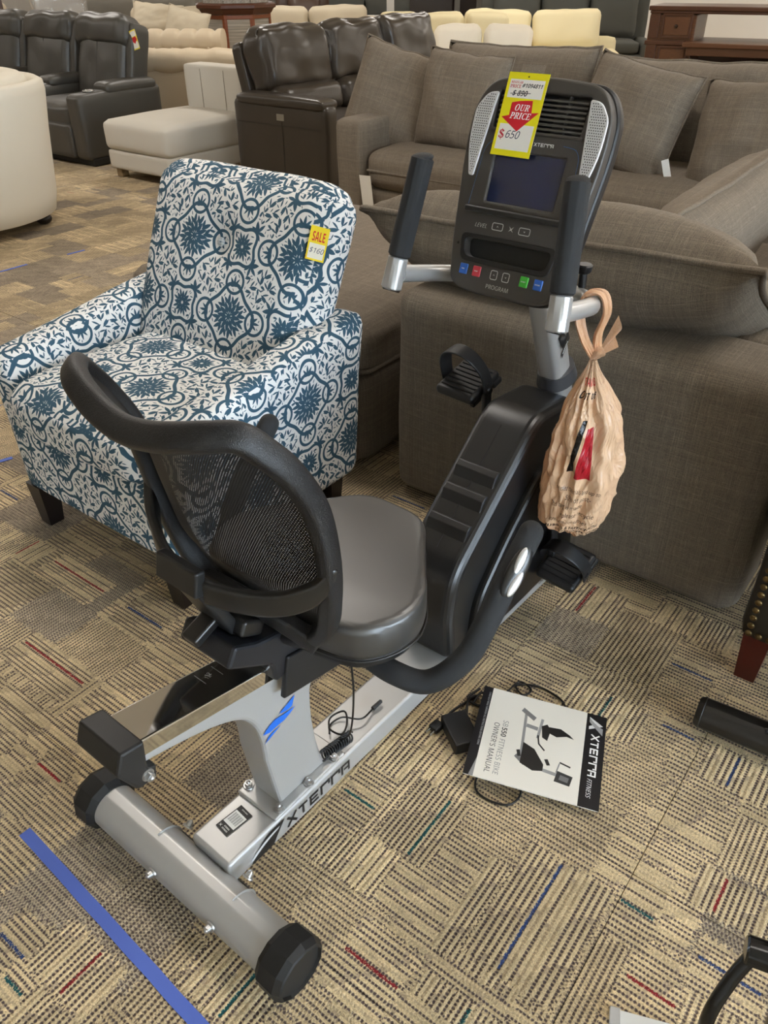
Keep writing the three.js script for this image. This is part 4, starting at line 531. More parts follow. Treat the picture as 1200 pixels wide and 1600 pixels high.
// ---------- shopping bag on the handlebar ----------
{ const o = thing('plastic_bag', 'peach plastic shopping bag knotted on the right handlebar', 'plastic bag', [0, 0, 0], 0);
  bike.updateMatrixWorld(true); const w = (u, v, h) => bike.localToWorld(Q(u, v, h));
  const c = w(0.997, 0.184, 0); o.position.set(c.x, 0.372, c.z); o.rotation.y = 0.15;
  const N = 160, M = 64, pos = [], uv = [], idx = [], prof = [[0.0, 0.02], [0.012, 0.064], [0.045, 0.08], [0.12, 0.088], [0.2, 0.086], [0.28, 0.074], [0.34, 0.054], [0.39, 0.027], [0.42, 0.012], [0.432, 0.0075]];
  const pc = new THREE.CatmullRomCurve3(prof.map(([h, r]) => V3(r, h, 0)));
  for (let j = 0; j <= M; j++) { const t = j / M, p = pc.getPoint(t), h = p.y, top = Math.max(0, (t - 0.35) / 0.65), low = Math.max(0, 1 - t * 5);
    for (let i = 0; i <= N; i++) { const a = i / N * 2 * Math.PI, pleat = Math.sin(a * 11 + 2 * Math.sin(a * 2)) * 0.09 * top ** 1.2 + Math.sin(a * 23 + 1) * 0.045 * top, crease = 0.085 * (1 - Math.abs(nz(Math.cos(a) * 3.2 + h * 5, Math.sin(a) * 3.2, h * 14)) * 4), lump = crease + 0.16 * nz(Math.cos(a) * 1.6 + 3, Math.sin(a) * 1.6, h * 9) + 0.1 * nz(Math.cos(a) * 4, Math.sin(a) * 4 + 5, h * 22) + 0.10 * low * nz(Math.cos(a) * 5, Math.sin(a) * 5, 8), fold = -0.2 * Math.exp(-(((a - 1.75) / 0.14) ** 2)) * Math.min(1, t * 3) + 0.12 * Math.exp(-(((a - 1.4) / 0.2) ** 2)) * Math.min(1, t * 3);
      const r = p.x * (1 + pleat + lump + fold), sq = 1 - 0.0; const x = Math.cos(a) * r * 0.92 + 0.012 * Math.sin(h * 8), z = Math.sin(a) * r * 0.72; pos.push(x, h + 0.02 * low * nz(x * 20, z * 20, 1) - (low > 0 ? 0.022 * Math.cos(a + 0.6) * low : 0), z); uv.push(1 - i / N, t); } }
  for (let j = 0; j < M; j++) for (let i = 0; i < N; i++) { const q = j * (N + 1) + i; idx.push(q, q + N + 1, q + 1, q + 1, q + N + 1, q + N + 2); }
  const g = new THREE.BufferGeometry(); g.setAttribute('position', new THREE.Float32BufferAttribute(pos, 3)); g.setAttribute('uv', new THREE.Float32BufferAttribute(uv, 2)); g.setIndex(idx); g.computeVertexNormals();
  const tex = canvasTex(1024, 1024, (k, W) => { k.fillStyle = '#eac5a1'; k.fillRect(0, 0, W, W); const r = rng(4); for (let i = 0; i < 260; i++) { k.strokeStyle = `rgba(${r() < 0.5 ? '236,200,164' : '206,158,116'},0.25)`; k.lineWidth = 1 + r() * 3; k.beginPath(); const x = r() * W, y = r() * W; k.moveTo(x, y); k.lineTo(x + (r() - 0.5) * 60, y + (r() - 0.5) * 120); k.stroke(); }
    const X = (d) => ((1 - d / 360) % 1) * W; k.textAlign = 'center'; const cx = X(118);
    k.fillStyle = '#c22a33'; k.font = 'bold 64px sans-serif'; k.fillText('THANKS', cx, 250, 150); k.fillStyle = '#1a1715'; k.font = 'italic bold 46px sans-serif'; k.fillText('OUT of', cx - 6, 310);
    k.beginPath(); k.moveTo(cx - 10, 400); k.lineTo(cx + 16, 400); k.lineTo(cx - 34, 590); k.lineTo(cx - 62, 590); k.fill(); k.fillStyle = '#b51f2c'; k.beginPath(); k.moveTo(cx + 22, 430); k.lineTo(cx + 60, 430); k.lineTo(cx + 60, 610); k.lineTo(cx - 22, 610); k.fill();
    k.fillStyle = '#1f1b18'; k.font = '22px sans-serif'; k.fillText('recycled materials and up to', cx, 660, 210); k.fillText('50% of post-', cx + 20, 690); k.fillText('This bag is made', cx - 30, 720); k.fillText('• please recycle', cx + 30, 752); k.fillText('30% post-consumer', cx - 10, 784); k.font = 'bold 38px sans-serif'; k.fillText('RETURN TO A PARTICIPATING', cx + 20, 836, 330); k.fillText('STORE FOR RECYCLING', cx + 60, 880, 270); });
  const crumple = dataTex(512, 512, (x, y) => { const t = 2 * Math.PI / 512, c = (f, k) => { const u = Math.cos(x * t) * f, w = Math.sin(x * t) * f; return 1 - Math.min(1, 3.2 * Math.abs(nz(u + k, w + Math.cos(y * t) * f * 0.8, Math.sin(y * t) * f * 0.8 + k))); }; return 255 * (0.6 * c(2.4, 1) + 0.4 * c(5, 7)); }, { repeat: [2, 1.5] });
  const bagMat = phys(0xffffff, 0.22, { map: tex, bumpMap: crumple, bumpScale: 0.0022, transmission: 0.3, thickness: 0, side: THREE.DoubleSide, ior: 1.4 });
  part(o, 'body', g, bagMat); const skin = phys(0xe2b48c, 0.28, { bumpMap: crumple, bumpScale: 0.0012, transmission: 0.3, thickness: 0, side: THREE.DoubleSide });
  part(o, 'knot', [xf(new THREE.SphereGeometry(0.015, 16, 12), [0, 0.447, 0], [0, 0, 0.4], [1.1, 0.9, 1]), tube([V3(-0.012, 0.44, 0.006), V3(0.0, 0.452, 0.014), V3(0.013, 0.446, 0.006)], 0.006, { rs: 8 })], skin);
  const ear = new THREE.PlaneGeometry(0.075, 0.065, 10, 10), ep = ear.attributes.position; for (let i = 0; i < ep.count; i++) { const x = ep.getX(i) + 0.0375, y = ep.getY(i), k = 0.15 + x / 0.075; ep.setXYZ(i, x * 0.62, y * k * 0.8 + x * 0.55, 0.012 * Math.sin(y * 130) * k - x * 0.25); } ear.computeVertexNormals(); part(o, 'loose_end', ear, skin, [0.008, 0.438, -0.008]);
  // handle loop over the tube
  const loc = (q) => { o.updateMatrixWorld(true); return o.worldToLocal(q); }; const strandsG = []; const top = w(0.988, 0.172, 0.952);
  for (let k = 0; k < 7; k++) { const off = (k - 3) * 0.0042, p = (du, dv, h) => loc(w(0.985 + du, 0.172 + dv, h)); strandsG.push(sweep([V3(-0.004 + off * 0.5, 0.436, 0.004), p(-0.022 + off, -0.006, 0.86), p(-0.024 + off * 1.3, -0.02, 0.91), p(-0.008 + off, -0.012, 0.945 + 0.003 * Math.sin(k * 2.1)), p(0.004 + off, 0.01, 0.946), p(0.01 + off, 0.022, 0.91), p(0.006 + off, 0.012, 0.86), V3(0.006 + off * 0.5, 0.436, -0.004)], false, 0.0016, 0.0052, (q) => V3(0.3, 0.2, Math.sin(k)), { n: 50, rs: 8, e: 0.7 })); }
  part(o, 'handles', strandsG, skin, null, null, 'twisted bag handles looped over the tube');
}
// ---------- things on the floor ----------
{ const m = thing('booklet', 'white and black printed owner manual lying on the carpet beside the bike', 'booklet', [0.335, 0, -1.2], 0);
  const dx = V3(0.068, 0, -0.26).normalize(), dy = V3(0.275, -0.02, 0.14).normalize(); // page x runs down the photo edge, page y to its right
  const px = V3(-0.29, 0, 0.957).normalize(), py0 = V3(0.895, -0.075, 0.44), pn = px.clone().cross(py0).normalize(), py = pn.clone().cross(px).normalize();
  const mtx = new THREE.Matrix4().makeBasis(px, py, pn); m.quaternion.setFromRotationMatrix(mtx); m.position.set(0.342, 0.030, -1.186);
  const W = 0.262, H = 0.292;
  const cover = canvasTex(1024, Math.round(1024 * H / W), (g, w, h) => {
    g.fillStyle = '#e6e2d8'; g.fillRect(0, 0, w, h); g.fillStyle = '#17171a'; g.fillRect(0, 0, w, h * 0.155); g.fillRect(0, h * 0.925, w, h * 0.075);
    g.save(); g.translate(40, h * 0.078); g.fillStyle = '#d9d9d9'; g.beginPath(); g.moveTo(0, 62); g.lineTo(80, -62); g.lineTo(150, 62); g.lineTo(110, 62); g.lineTo(72, 0); g.lineTo(46, 62); g.fill(); g.fillStyle = '#9a9a9a'; g.beginPath(); g.moveTo(110, -62); g.lineTo(190, -62); g.quadraticCurveTo(130, 0, 60, 62); g.lineTo(10, 62); g.quadraticCurveTo(90, 0, 110, -62); g.fill(); g.restore();
    const e = 240 + xterra(g, 240, h * 0.078 + 34, 72, '#f2f2f2'); g.font = 'italic 54px sans-serif'; g.fillStyle = '#e8e8e8'; g.fillText('FITNESS', e + 6, h * 0.078 + 12);
    g.fillStyle = '#8d8d8d'; g.textBaseline = 'alphabetic'; g.textAlign = 'right'; g.font = '66px sans-serif'; g.fillText('FITNESS BIKE', w - 70, h * 0.79); const fw = g.measureText('FITNESS BIKE').width; g.font = 'bold 66px sans-serif'; g.fillStyle = '#454545'; g.fillText('550', w - 92 - fw, h * 0.79); const nw = g.measureText('550').width; g.font = '66px sans-serif'; g.fillStyle = '#8d8d8d'; g.fillText('SB', w - 98 - fw - nw, h * 0.79); g.font = '66px sans-serif'; g.fillStyle = '#3a3a3a'; g.fillText("OWNER'S MANUAL", w - 70, h * 0.855); g.textAlign = 'left';
    g.fillStyle = '#bfc2c4'; g.font = '24px sans-serif'; g.fillText('CAREFULLY READ THROUGH ALL INSTRUCTIONS BEFORE USING', 60, h * 0.95, w * 0.62); const gr = 0; g.fillStyle = '#8f8f8f'; g.beginPath(); g.moveTo(w * 0.8, h * 0.925); g.lineTo(w, h * 0.925); g.lineTo(w, h * 0.96); g.fill();
    // line picture of the bike
    const L = (c, lw, pts) => { g.strokeStyle = c; g.lineWidth = lw; g.lineCap = 'butt'; g.lineJoin = 'round'; g.beginPath(); pts.forEach(([x, y], i) => (i ? g.lineTo(x, y) : g.moveTo(x, y))); g.stroke(); }, F = (c, pts) => { g.fillStyle = c; g.beginPath(); pts.forEach(([x, y], i) => (i ? g.lineTo(x, y) : g.moveTo(x, y))); g.closePath(); g.fill(); };
    g.save(); g.translate(70, h * 0.16); g.scale(1.15, 0.95);
    L('#8c8c8c', 26, [[120, 560], [560, 540]]); L('#777', 44, [[80, 600], [150, 470]]); L('#777', 34, [[540, 590], [600, 500]]); L('#8c8c8c', 36, [[230, 540], [240, 430]]); L('#999', 26, [[130, 400], [330, 420]]); F('#222', [[200, 400], [310, 380], [330, 330], [220, 310], [170, 350]]); F('#1c1c1c', [[190, 330], [180, 220], [220, 130], [250, 90], [240, 160], [270, 250], [250, 330]]); L('#222', 14, [[300, 420], [380, 400], [430, 340]]);
    F('#1f1f1f', [[400, 540], [440, 430], [560, 330], [620, 330], [640, 420], [600, 540]]); L('#999', 30, [[610, 330], [620, 190]]); F('#333', [[580, 200], [600, 60], [690, 80], [680, 220]]); F('#777', [[610, 170], [620, 90], [665, 100], [655, 180]]); L('#222', 14, [[500, 190], [520, 90]]); L('#888', 12, [[510, 190], [600, 210]]); F('#222', [[500, 300], [550, 270], [560, 300], [510, 330]]); F('#222', [[480, 560], [540, 540], [545, 570], [490, 590]]);
    g.restore();
  });
  part(m, 'cover', mv(new THREE.BoxGeometry(W, H, 0.0006), 0, 0, 0.0022), mat(0xffffff, 0.35, { map: cover }));
  part(m, 'pages', mv(rbox(W - 0.002, H - 0.002, 0.004, 0.0008, 1), 0, 0, 0), mat(0xdedad0, 0.8));
}
{ const c = thing('power_adapter', 'black power adapter half under the booklet with its cable and plug', 'power adapter', [0.172, 0, -1.235], 0.3);
  const toL = (x, h, z) => c.worldToLocal(V3(x, h, z)); c.updateMatrixWorld(true);
  part(c, 'body', rbox(0.062, 0.034, 0.095, 0.004), mat(0x121213, 0.45), [0, 0.018, 0]);
  const cord = [[0.19, 0.012, -1.28], [0.2, 0.02, -1.33], [0.225, 0.006, -1.355], [0.2, 0.004, -1.34], [0.155, 0.01, -1.30], [0.13, 0.006, -1.26], [0.118, 0.006, -1.255]];
  part(c, 'cable', [tube(cord.map((a) => toL(...a)), 0.0032, { rs: 8 }), tube([[0.21, 0.006, -1.33], [0.235, 0.012, -1.36], [0.25, 0.006, -1.34], [0.225, 0.005, -1.325], [0.2, 0.01, -1.345], [0.232, 0.016, -1.37]].map((a) => toL(...a)), 0.0032, { rs: 8 }),
    tube([[0.3, 0.004, -1.37], [0.335, 0.006, -1.40], [0.36, 0.004, -1.375], [0.335, 0.008, -1.355], [0.325, 0.006, -1.39], [0.38, 0.004, -1.385], [0.425, 0.004, -1.345], [0.435, 0.004, -1.31]].map((a) => toL(...a)), 0.0025, { rs: 8 }),
    tube([[0.215, 0.02, -1.14], [0.196, 0.004, -1.11], [0.197, 0.004, -1.082], [0.225, 0.004, -1.058], [0.262, 0.004, -1.05], [0.288, 0.004, -1.072], [0.292, 0.012, -1.1]].map((a) => toL(...a)), 0.0025, { rs: 8 })], mat(0x111112, 0.45));
  const pl = toL(0.118, 0.012, -1.256); const p = part(c, 'plug', rbox(0.03, 0.018, 0.026, 0.005), mat(0x111112, 0.4), [pl.x, 0.012, pl.z], [0, 0.5, 0]); part(p, 'prong', [mv(rbox(0.016, 0.006, 0.0016, 0.0005, 1), -0.021, 0, 0.006), mv(rbox(0.016, 0.006, 0.0016, 0.0005, 1), -0.021, 0, -0.006)], steel);
}
// painter's tape
function tapeStrip(label, a, b, w, seed, group) { const p = V3(a[0], 0, a[1]), q = V3(b[0], 0, b[1]), d = q.clone().sub(p), L = d.length(), n = Math.max(2, Math.round(L / 0.03)), g = new THREE.BoxGeometry(w, 0.0008, L, 2, 1, n), pp = g.attributes.position, r = rng(seed);
  for (let i = 0; i < pp.count; i++) { const z = pp.getZ(i); pp.setX(i, pp.getX(i) + 0.0012 * nz(z * 14, seed, 0)); if (Math.abs(z) > L / 2 - 0.001) pp.setZ(i, z + 0.002 * nz(pp.getX(i) * 300, seed, 4)); pp.setY(i, pp.getY(i) + 0.0006 * nz(pp.getX(i) * 90, z * 40, seed)); } g.computeVertexNormals();
  const m = single('floor_tape', label, 'tape', g, mat(0x566fc6, 0.7, { bumpMap: plainBump, bumpScale: 0.0003 }), [(p.x + q.x) / 2, 0.0018, (p.z + q.z) / 2], [0, Math.atan2(d.x, d.z), 0], group); return m; }
tapeStrip('long strip of blue tape on the carpet behind the bike', [-0.754, -0.997], [-0.262, -0.575], 0.0245, 2);
tapeStrip('short blue tape piece on the carpet left of the damask armchair', [-1.47, -2.45], [-1.358, -2.529], 0.02, 5);
tapeStrip('thin blue tape strip near the cream barrel chair foot', [-2.34, -4.55], [-2.13, -4.81], 0.02, 6);
tapeStrip('tiny blue tape scrap on the carpet in the aisle', [-1.95, -5.0], [-1.87, -5.09], 0.02, 7);
// white strap end at the lower edge
{ const s = thing('plastic_strap', 'white plastic label strip on the carpet at the bottom edge', 'label strip', [0.43, 0.004, -0.62], -0.27); part(s, 'strip', rbox(0.11, 0.0025, 0.026, 0.001), mat(0xd9dad8, 0.25)); part(s, 'clip', mv(rbox(0.018, 0.006, 0.03, 0.002), -0.046, 0.002, 0), phys(0xf2f2f2, 0.1, { transmission: 0.6, thickness: 0.004 })); }
// ---------- nailhead chair at the right edge ----------
{ const c = thing('leather_chair', 'dark leather chair with brass nailheads at the right edge of the photo', 'chair'); place(c, -0.19, 1.165);
  const lt = leather(0x231d15, 0.5); part(c, 'backrest', soft(0.72, 0.92, 0.16, { r: 0.03, seed: 81 }), lt, [0.37, 0.6, -0.08]); part(c, 'seat', soft(0.7, 0.22, 0.62, { r: 0.04, seed: 82 }), lt, [0.38, 0.34, -0.46]);
  part(c, 'armrest', soft(0.12, 0.34, 0.6, { r: 0.04, seed: 83 }), lt, [0.06, 0.55, -0.45]); part(c, 'armrest', soft(0.12, 0.34, 0.6, { r: 0.04, seed: 84 }), lt, [0.7, 0.55, -0.45]);
  const nail = new THREE.SphereGeometry(0.0085, 12, 8).scale(1, 1, 0.55), brass = mat(0x6e5a39, 0.35, { metalness: 0.9 });
  for (let k = 0; k < 34; k++) part(c, 'nailhead', nail, brass, [0.035, 0.165 + k * 0.0235, 0.0]); for (let k = 1; k < 28; k++) part(c, 'nailhead', nail, brass, [0.035 + k * 0.0235, 0.165, 0.0]);
  const lg = () => new THREE.CylinderGeometry(0.045, 0.034, 0.15, 4).rotateY(Math.PI / 4).toNonIndexed(); for (const [x, z] of [[0.055, -0.05], [0.68, -0.05], [0.68, -0.7], [0.055, -0.7]]) { const m = part(c, 'leg', lg(), mat(0x4a140c, 0.3), [x, 0.075, z]); m.geometry.computeVertexNormals(); }
}
// ---------- neighbouring exercise machine ----------
{ const c = thing('exercise_machine', 'dark grey steel foot tube of another exercise machine at the right edge', 'exercise machine', [0.735, 0, -1.262], 0);
  const dk = mat(0x3c3a38, 0.3, { metalness: 0.7 }), d = V3(0.62, 0, 0.40).normalize();
  const a = V3(0, 0.047, 0), b = a.clone().addScaledVector(d, 0.62); part(c, 'foot_tube', bar(a, b, 0.037, 0.037, 36), dk); const e = part(c, 'end_cap', bar(a.clone().addScaledVector(d, -0.012), a.clone().addScaledVector(d, 0.004), 0.034, 0.0385, 36), mat(0x1a1a1a, 0.5));
  const n = a.clone().addScaledVector(d, 0.16); part(c, 'upright', [tube([n.clone().add(V3(0, 0.02, 0)), n.clone().add(V3(0.005, 0.07, -0.002)), n.clone().add(V3(0.05, 0.12, 0.0)), n.clone().add(V3(0.3, 0.2, 0.05))], 0.018, { rs: 16 }), bar(n.clone().add(V3(0, 0.026, 0)), n.clone().add(V3(0.001, 0.046, 0)), 0.024, 0.022)], dk); part(c, 'bolt', bolt, mat(0x222222, 0.4), [n.x - 0.022, 0.075, n.z], [0, 0, 0.6]);
}
{ const c = thing('machine_pedal', 'black crank lever of a machine reaching into the lower right corner', 'machine lever', [0.52, 0, -0.6], 0); const gl = mat(0x0d0d0e, 0.22);
  part(c, 'hub', bar(V3(-0.006, 0.316, 0.012), V3(0.07, 0.318, 0.045), 0.021, 0.021, 28), gl); part(c, 'lever', tube([V3(0.006, 0.306, 0.016), V3(-0.02, 0.265, 0.03), V3(-0.045, 0.21, 0.05), V3(-0.045, 0.13, 0.06), V3(-0.03, 0.02, 0.07)], 0.0105, { rs: 14 }), gl); part(c, 'support_tube', bar(V3(0.05, 0.31, 0.06), V3(0.045, 0.0, 0.1), 0.02, 0.02, 24), mat(0x5a5856, 0.3, { metalness: 0.7 })); }
// ---------- furniture further back ----------
const darkLeather = leather(0x39332c, 0.3), gunLeather = leather(0x45433e, 0.4), beigeLeather = leather(0xcdbda3, 0.5), creamCloth = cloth(0xe3d6ae), whiteCloth = cloth(0xe2dac9), oatCloth = cloth(0xc9c4b9), tanCloth = cloth(0xc8bca5), charcoal = cloth(0x4d4e49), greyCloth = cloth(0x6f6b62);
{ // dark leather reclining sofa; local x = along its seats, z = its front
  const s = thing('reclining_sofa', 'dark brown leather reclining sofa with piped puffy backs', 'sofa'); place(s, 2.9, -3.22, 0, Math.PI / 2);
  const lt = darkLeather; const panel = soft(0.17, 0.6, 0.94, { r: 0.06, wob: 0.006, seed: 91, shape: (q) => { q.z += q.y < 0 ? 0.0 : 0; } });
  for (const x of [0.085, 2.5]) { const p = part(s, 'armrest', panel.clone(), lt, [x, 0.35, 0]); part(p, 'arm_pad', soft(0.2, 0.07, 0.86, { r: 0.03, seed: 92, puff: [0, 0.01, 0] }), lt, [0, 0.29, 0.02]); if (x < 1) { part(p, 'control_panel', mv(rbox(0.004, 0.045, 0.075, 0.001), -0.088, 0.19, 0.04), mat(0x8e8a80, 0.4, { metalness: 0.5 })); part(p, 'seam', [xf(rbox(0.003, 0.003, 0.84, 0.001), [-0.088, 0.135, 0]), xf(rbox(0.003, 0.5, 0.003, 0.001), [-0.088, -0.09, 0.05])], mat(0x332e28, 0.5)); } }
  for (let k = 0; k < 3; k++) { const x = 0.54 + k * 0.75;
    part(s, 'seat_cushion', soft(0.74, 0.2, 0.72, { r: 0.07, puff: [0, 0.02, 0.015], seed: 93 + k }), lt, [x, 0.4, 0.13]); part(s, 'footrest', soft(0.74, 0.3, 0.1, { r: 0.04, puff: [0, 0, 0.01], seed: 97 + k }), lt, [x, 0.2, 0.43]);
    part(s, 'lumbar', soft(0.74, 0.24, 0.24, { r: 0.08, puff: [0, 0, 0.035], wob: 0.012, seed: 101 + k }), lt, [x, 0.58, -0.21], [-0.25, 0, 0]);
    const b = part(s, 'backrest', soft(0.74, 0.45, 0.22, { r: 0.07, puff: [0.005, 0.015, 0.05], wob: 0.032, seed: 105 + k, seg: 24 }), lt, [x, 0.86, -0.34], [-0.24, 0, 0]); part(b, 'piping', tube([[-0.34, -0.2], [-0.355, 0], [-0.345, 0.2], [0, 0.225], [0.345, 0.2], [0.355, 0], [0.34, -0.2]].map(([a, c]) => V3(a, c, 0.055)), 0.006, { rs: 6, n: 60, tension: 0.2 }), lt);
    part(s, 'back_shell', soft(0.73, 0.82, 0.12, { r: 0.04, seed: 109 + k }), lt, [x, 0.58, -0.47], [-0.22, 0, 0]); }
}
{ // theatre recliners facing the aisle
  const mk = (k) => { const where = ['nearest the light grey chaise', 'in the middle of the row', 'at the left edge of the photo'][k];
    const s = thing('theater_recliner', 'grey leather theater recliner ' + where, 'recliner', [0, 0, 0], 0, 'theater recliners along the left'); place(s, 3.05, -5.72 - k * 0.83);
    const lt = gunLeather; part(s, 'seat', soft(0.62, 0.26, 0.75, { r: 0.07, puff: [0, 0.02, 0.02], seed: 121 + k }), lt, [0, 0.36, 0.05]); part(s, 'footrest', soft(0.62, 0.28, 0.12, { r: 0.04, seed: 122 }), lt, [0, 0.2, 0.42]);
    const bk = part(s, 'backrest', soft(0.66, 0.62, 0.2, { r: 0.06, puff: [0, 0, 0.03], wob: 0.012, seed: 123 + k, seg: 18 }), lt, [0, 0.68, -0.27], [-0.26, 0, 0]); part(bk, 'seam', rbox(0.004, 0.5, 0.004, 0.001), mat(0x35342f, 0.6), [0.0, -0.02, 0.127]);
    part(s, 'headrest', soft(0.72, 0.26, 0.24, { r: 0.08, puff: [0.01, 0.01, 0.035], wob: 0.02, seed: 126 + k, seg: 18 }), lt, [0, 0.98, -0.34], [-0.2, 0, 0]); part(s, 'back_wing', soft(0.1, 0.62, 0.2, { r: 0.04, wob: 0.01, seed: 127 }), lt, [0.36, 0.74, -0.32], [-0.26, 0, 0]);
    const ar = part(s, 'armrest', soft(0.2, 0.54, 0.9, { r: 0.05, seed: 128, shape: (q) => { q.y += q.y > 0.1 ? -0.05 * (q.z > 0 ? q.z : 0) : 0; } }), lt, [0.39, 0.32, 0.0]); part(ar, 'arm_pad', soft(0.21, 0.08, 0.55, { r: 0.035, puff: [0, 0.015, 0], seed: 129 }), lt, [0, 0.27, -0.13]); part(ar, 'cup_holder', new THREE.TorusGeometry(0.045, 0.008, 8, 24).rotateX(Math.PI / 2), mat(0xa9a9a6, 0.25, { metalness: 0.8 }), [0, 0.262, 0.26]); part(s, 'base', rbox(0.85, 0.06, 0.8, 0.01), mat(0x1d1c1a, 0.7), [0.06, 0.035, 0]); return s; };
  for (let k = 0; k < 3; k++) mk(k);
  const t = thing('price_tag', 'white and red price tag on the grey theater recliner', 'price tag'); place(t, 3.33, -5.29, 0.93); t.rotation.z = 0.25; part(t, 'card', new THREE.BoxGeometry(0.085, 0.15, 0.002), mat(0xffffff, 0.5, { map: canvasTex(128, 224, (g, w, h) => { g.fillStyle = '#f0dc46'; g.fillRect(0, 0, w, h); g.fillStyle = '#f3efe8'; g.fillRect(10, 14, w - 20, 60); g.fillRect(10, 135, w - 20, 76); g.fillStyle = '#cf2a33'; g.beginPath(); g.moveTo(30, 84); g.lineTo(98, 76); g.lineTo(118, 112); g.lineTo(66, 158); g.lineTo(10, 120); g.fill(); }) }));
}
{ // light grey chaise
  const s = thing('chaise', 'light grey fabric chaise with block feet standing beyond the damask armchair', 'chaise'); place(s, 3.02, -4.42); const m = oatCloth;
  part(s, 'base', soft(0.78, 0.16, 1.04, { r: 0.03, seed: 131 }), m, [0, 0.145, 0]); part(s, 'seat', soft(0.8, 0.22, 1.06, { r: 0.05, puff: [0, 0.025, 0.01], seed: 132 }), m, [0, 0.325, 0]);
  part(s, 'backrest', [soft(0.72, 0.42, 0.2, { r: 0.03, seed: 133 })], m, [0.06, 0.57, -0.42]); part(s, 'seam', [mv(rbox(0.004, 0.36, 0.004, 0.001), -0.08, 0.57, -0.318), mv(rbox(0.004, 0.36, 0.004, 0.001), 0.2, 0.57, -0.318)], mat(0x8f8779, 0.9)); for (const [x, z] of [[-0.32, 0.45], [0.32, 0.45], [0.32, -0.45], [-0.32, -0.45]]) part(s, 'foot', rbox(0.07, 0.065, 0.07, 0.006), wood(0xb9a17c), [x, 0.0335, z]);
}
{ // cream barrel chair
  const s = thing('barrel_chair', 'cream upholstered barrel chair cut by the left edge of the photo', 'armchair', [-2.8, 0, -5.65], 0.5); const m = cloth(0xd9d2c2, 0.8);
  const pr = [[0, 0.07], [0.5, 0.07], [0.56, 0.09], [0.585, 0.2], [0.625, 0.6], [0.655, 0.82], [0.65, 0.87], [0.615, 0.89], [0.58, 0.87], [0.565, 0.8], [0.54, 0.5], [0, 0.48]].map((q) => new THREE.Vector2(...q)); part(s, 'shell', new THREE.LatheGeometry(pr, 72), m);
  part(s, 'back_cushion', (() => { const pts = []; for (let k = 0; k <= 20; k++) { const t = Math.PI * 2 * k / 20; pts.push(V3(Math.cos(t) * 0.46, 0.84, Math.sin(t) * 0.46)); } return sweep(pts.slice(0, 20), true, 0.1, 0.09, (p) => V3(-p.x, 0, -p.z), { n: 80, rs: 18, e: 0.85 }); })(), m); part(s, 'seat_cushion', mv(new THREE.SphereGeometry(0.44, 32, 16).scale(1, 0.22, 1), 0, 0.6, 0), m);
  for (let k = 0; k < 4; k++) { const t = 0.35 + k * Math.PI / 2; part(s, 'foot', new THREE.SphereGeometry(0.055, 16, 10).scale(1, 0.66, 1), mat(0x17120f, 0.35), [Math.cos(t) * 0.47, 0.036, Math.sin(t) * 0.47]); }
}
function simpleSofa(name, label, pos, turn, w, m, o = {}) {
  const { d = 0.9, seat = 0.44, back = 0.85, arm = 0.6, n = 2, armW = 0.18, cushH = 0.42, tilt = -0.2, seed = 1, loose = m } = o;
  const s = thing(name, label, 'sofa', [pos[0], 0, pos[1]], turn);
  part(s, 'base', soft(w, seat - 0.14, d, { r: 0.03, seed, seg: 8 }), m, [0, (seat - 0.14) / 2 + 0.03, 0]); if (arm) for (const x of [-1, 1]) part(s, 'armrest', soft(armW, arm - 0.05, d, { r: 0.05, seed: seed + x, seg: 8, puff: [0, 0.02, 0] }), m, [x * (w - armW) / 2, arm / 2 + 0.02, 0]);
  part(s, 'backrest', soft(w, back - 0.15, 0.2, { r: 0.06, seed: seed + 3, seg: 10 }), m, [0, back / 2, -d / 2 + 0.1]); const iw = (w - (arm ? 2 * armW : 0)) / n;
  for (let k = 0; k < n; k++) { const x = -iw * n / 2 + iw * (k + 0.5); part(s, 'seat_cushion', soft(iw - 0.01, 0.16, d - 0.2, { r: 0.05, puff: [0, 0.02, 0.01], seed: seed + k, seg: 8 }), m, [x, seat - 0.03, 0.1]); if (cushH) part(s, 'back_cushion', soft(iw - 0.02, cushH, 0.2, { r: 0.08, puff: [0, 0.02, 0.05], seed: seed + 5 + k, seg: 12, wob: 0.015 }), loose, [x, seat + 0.05 + cushH / 2, -d / 2 + 0.28], [tilt, 0, 0.03 * (k % 2 ? 1 : -1)]); }
  return s;
}
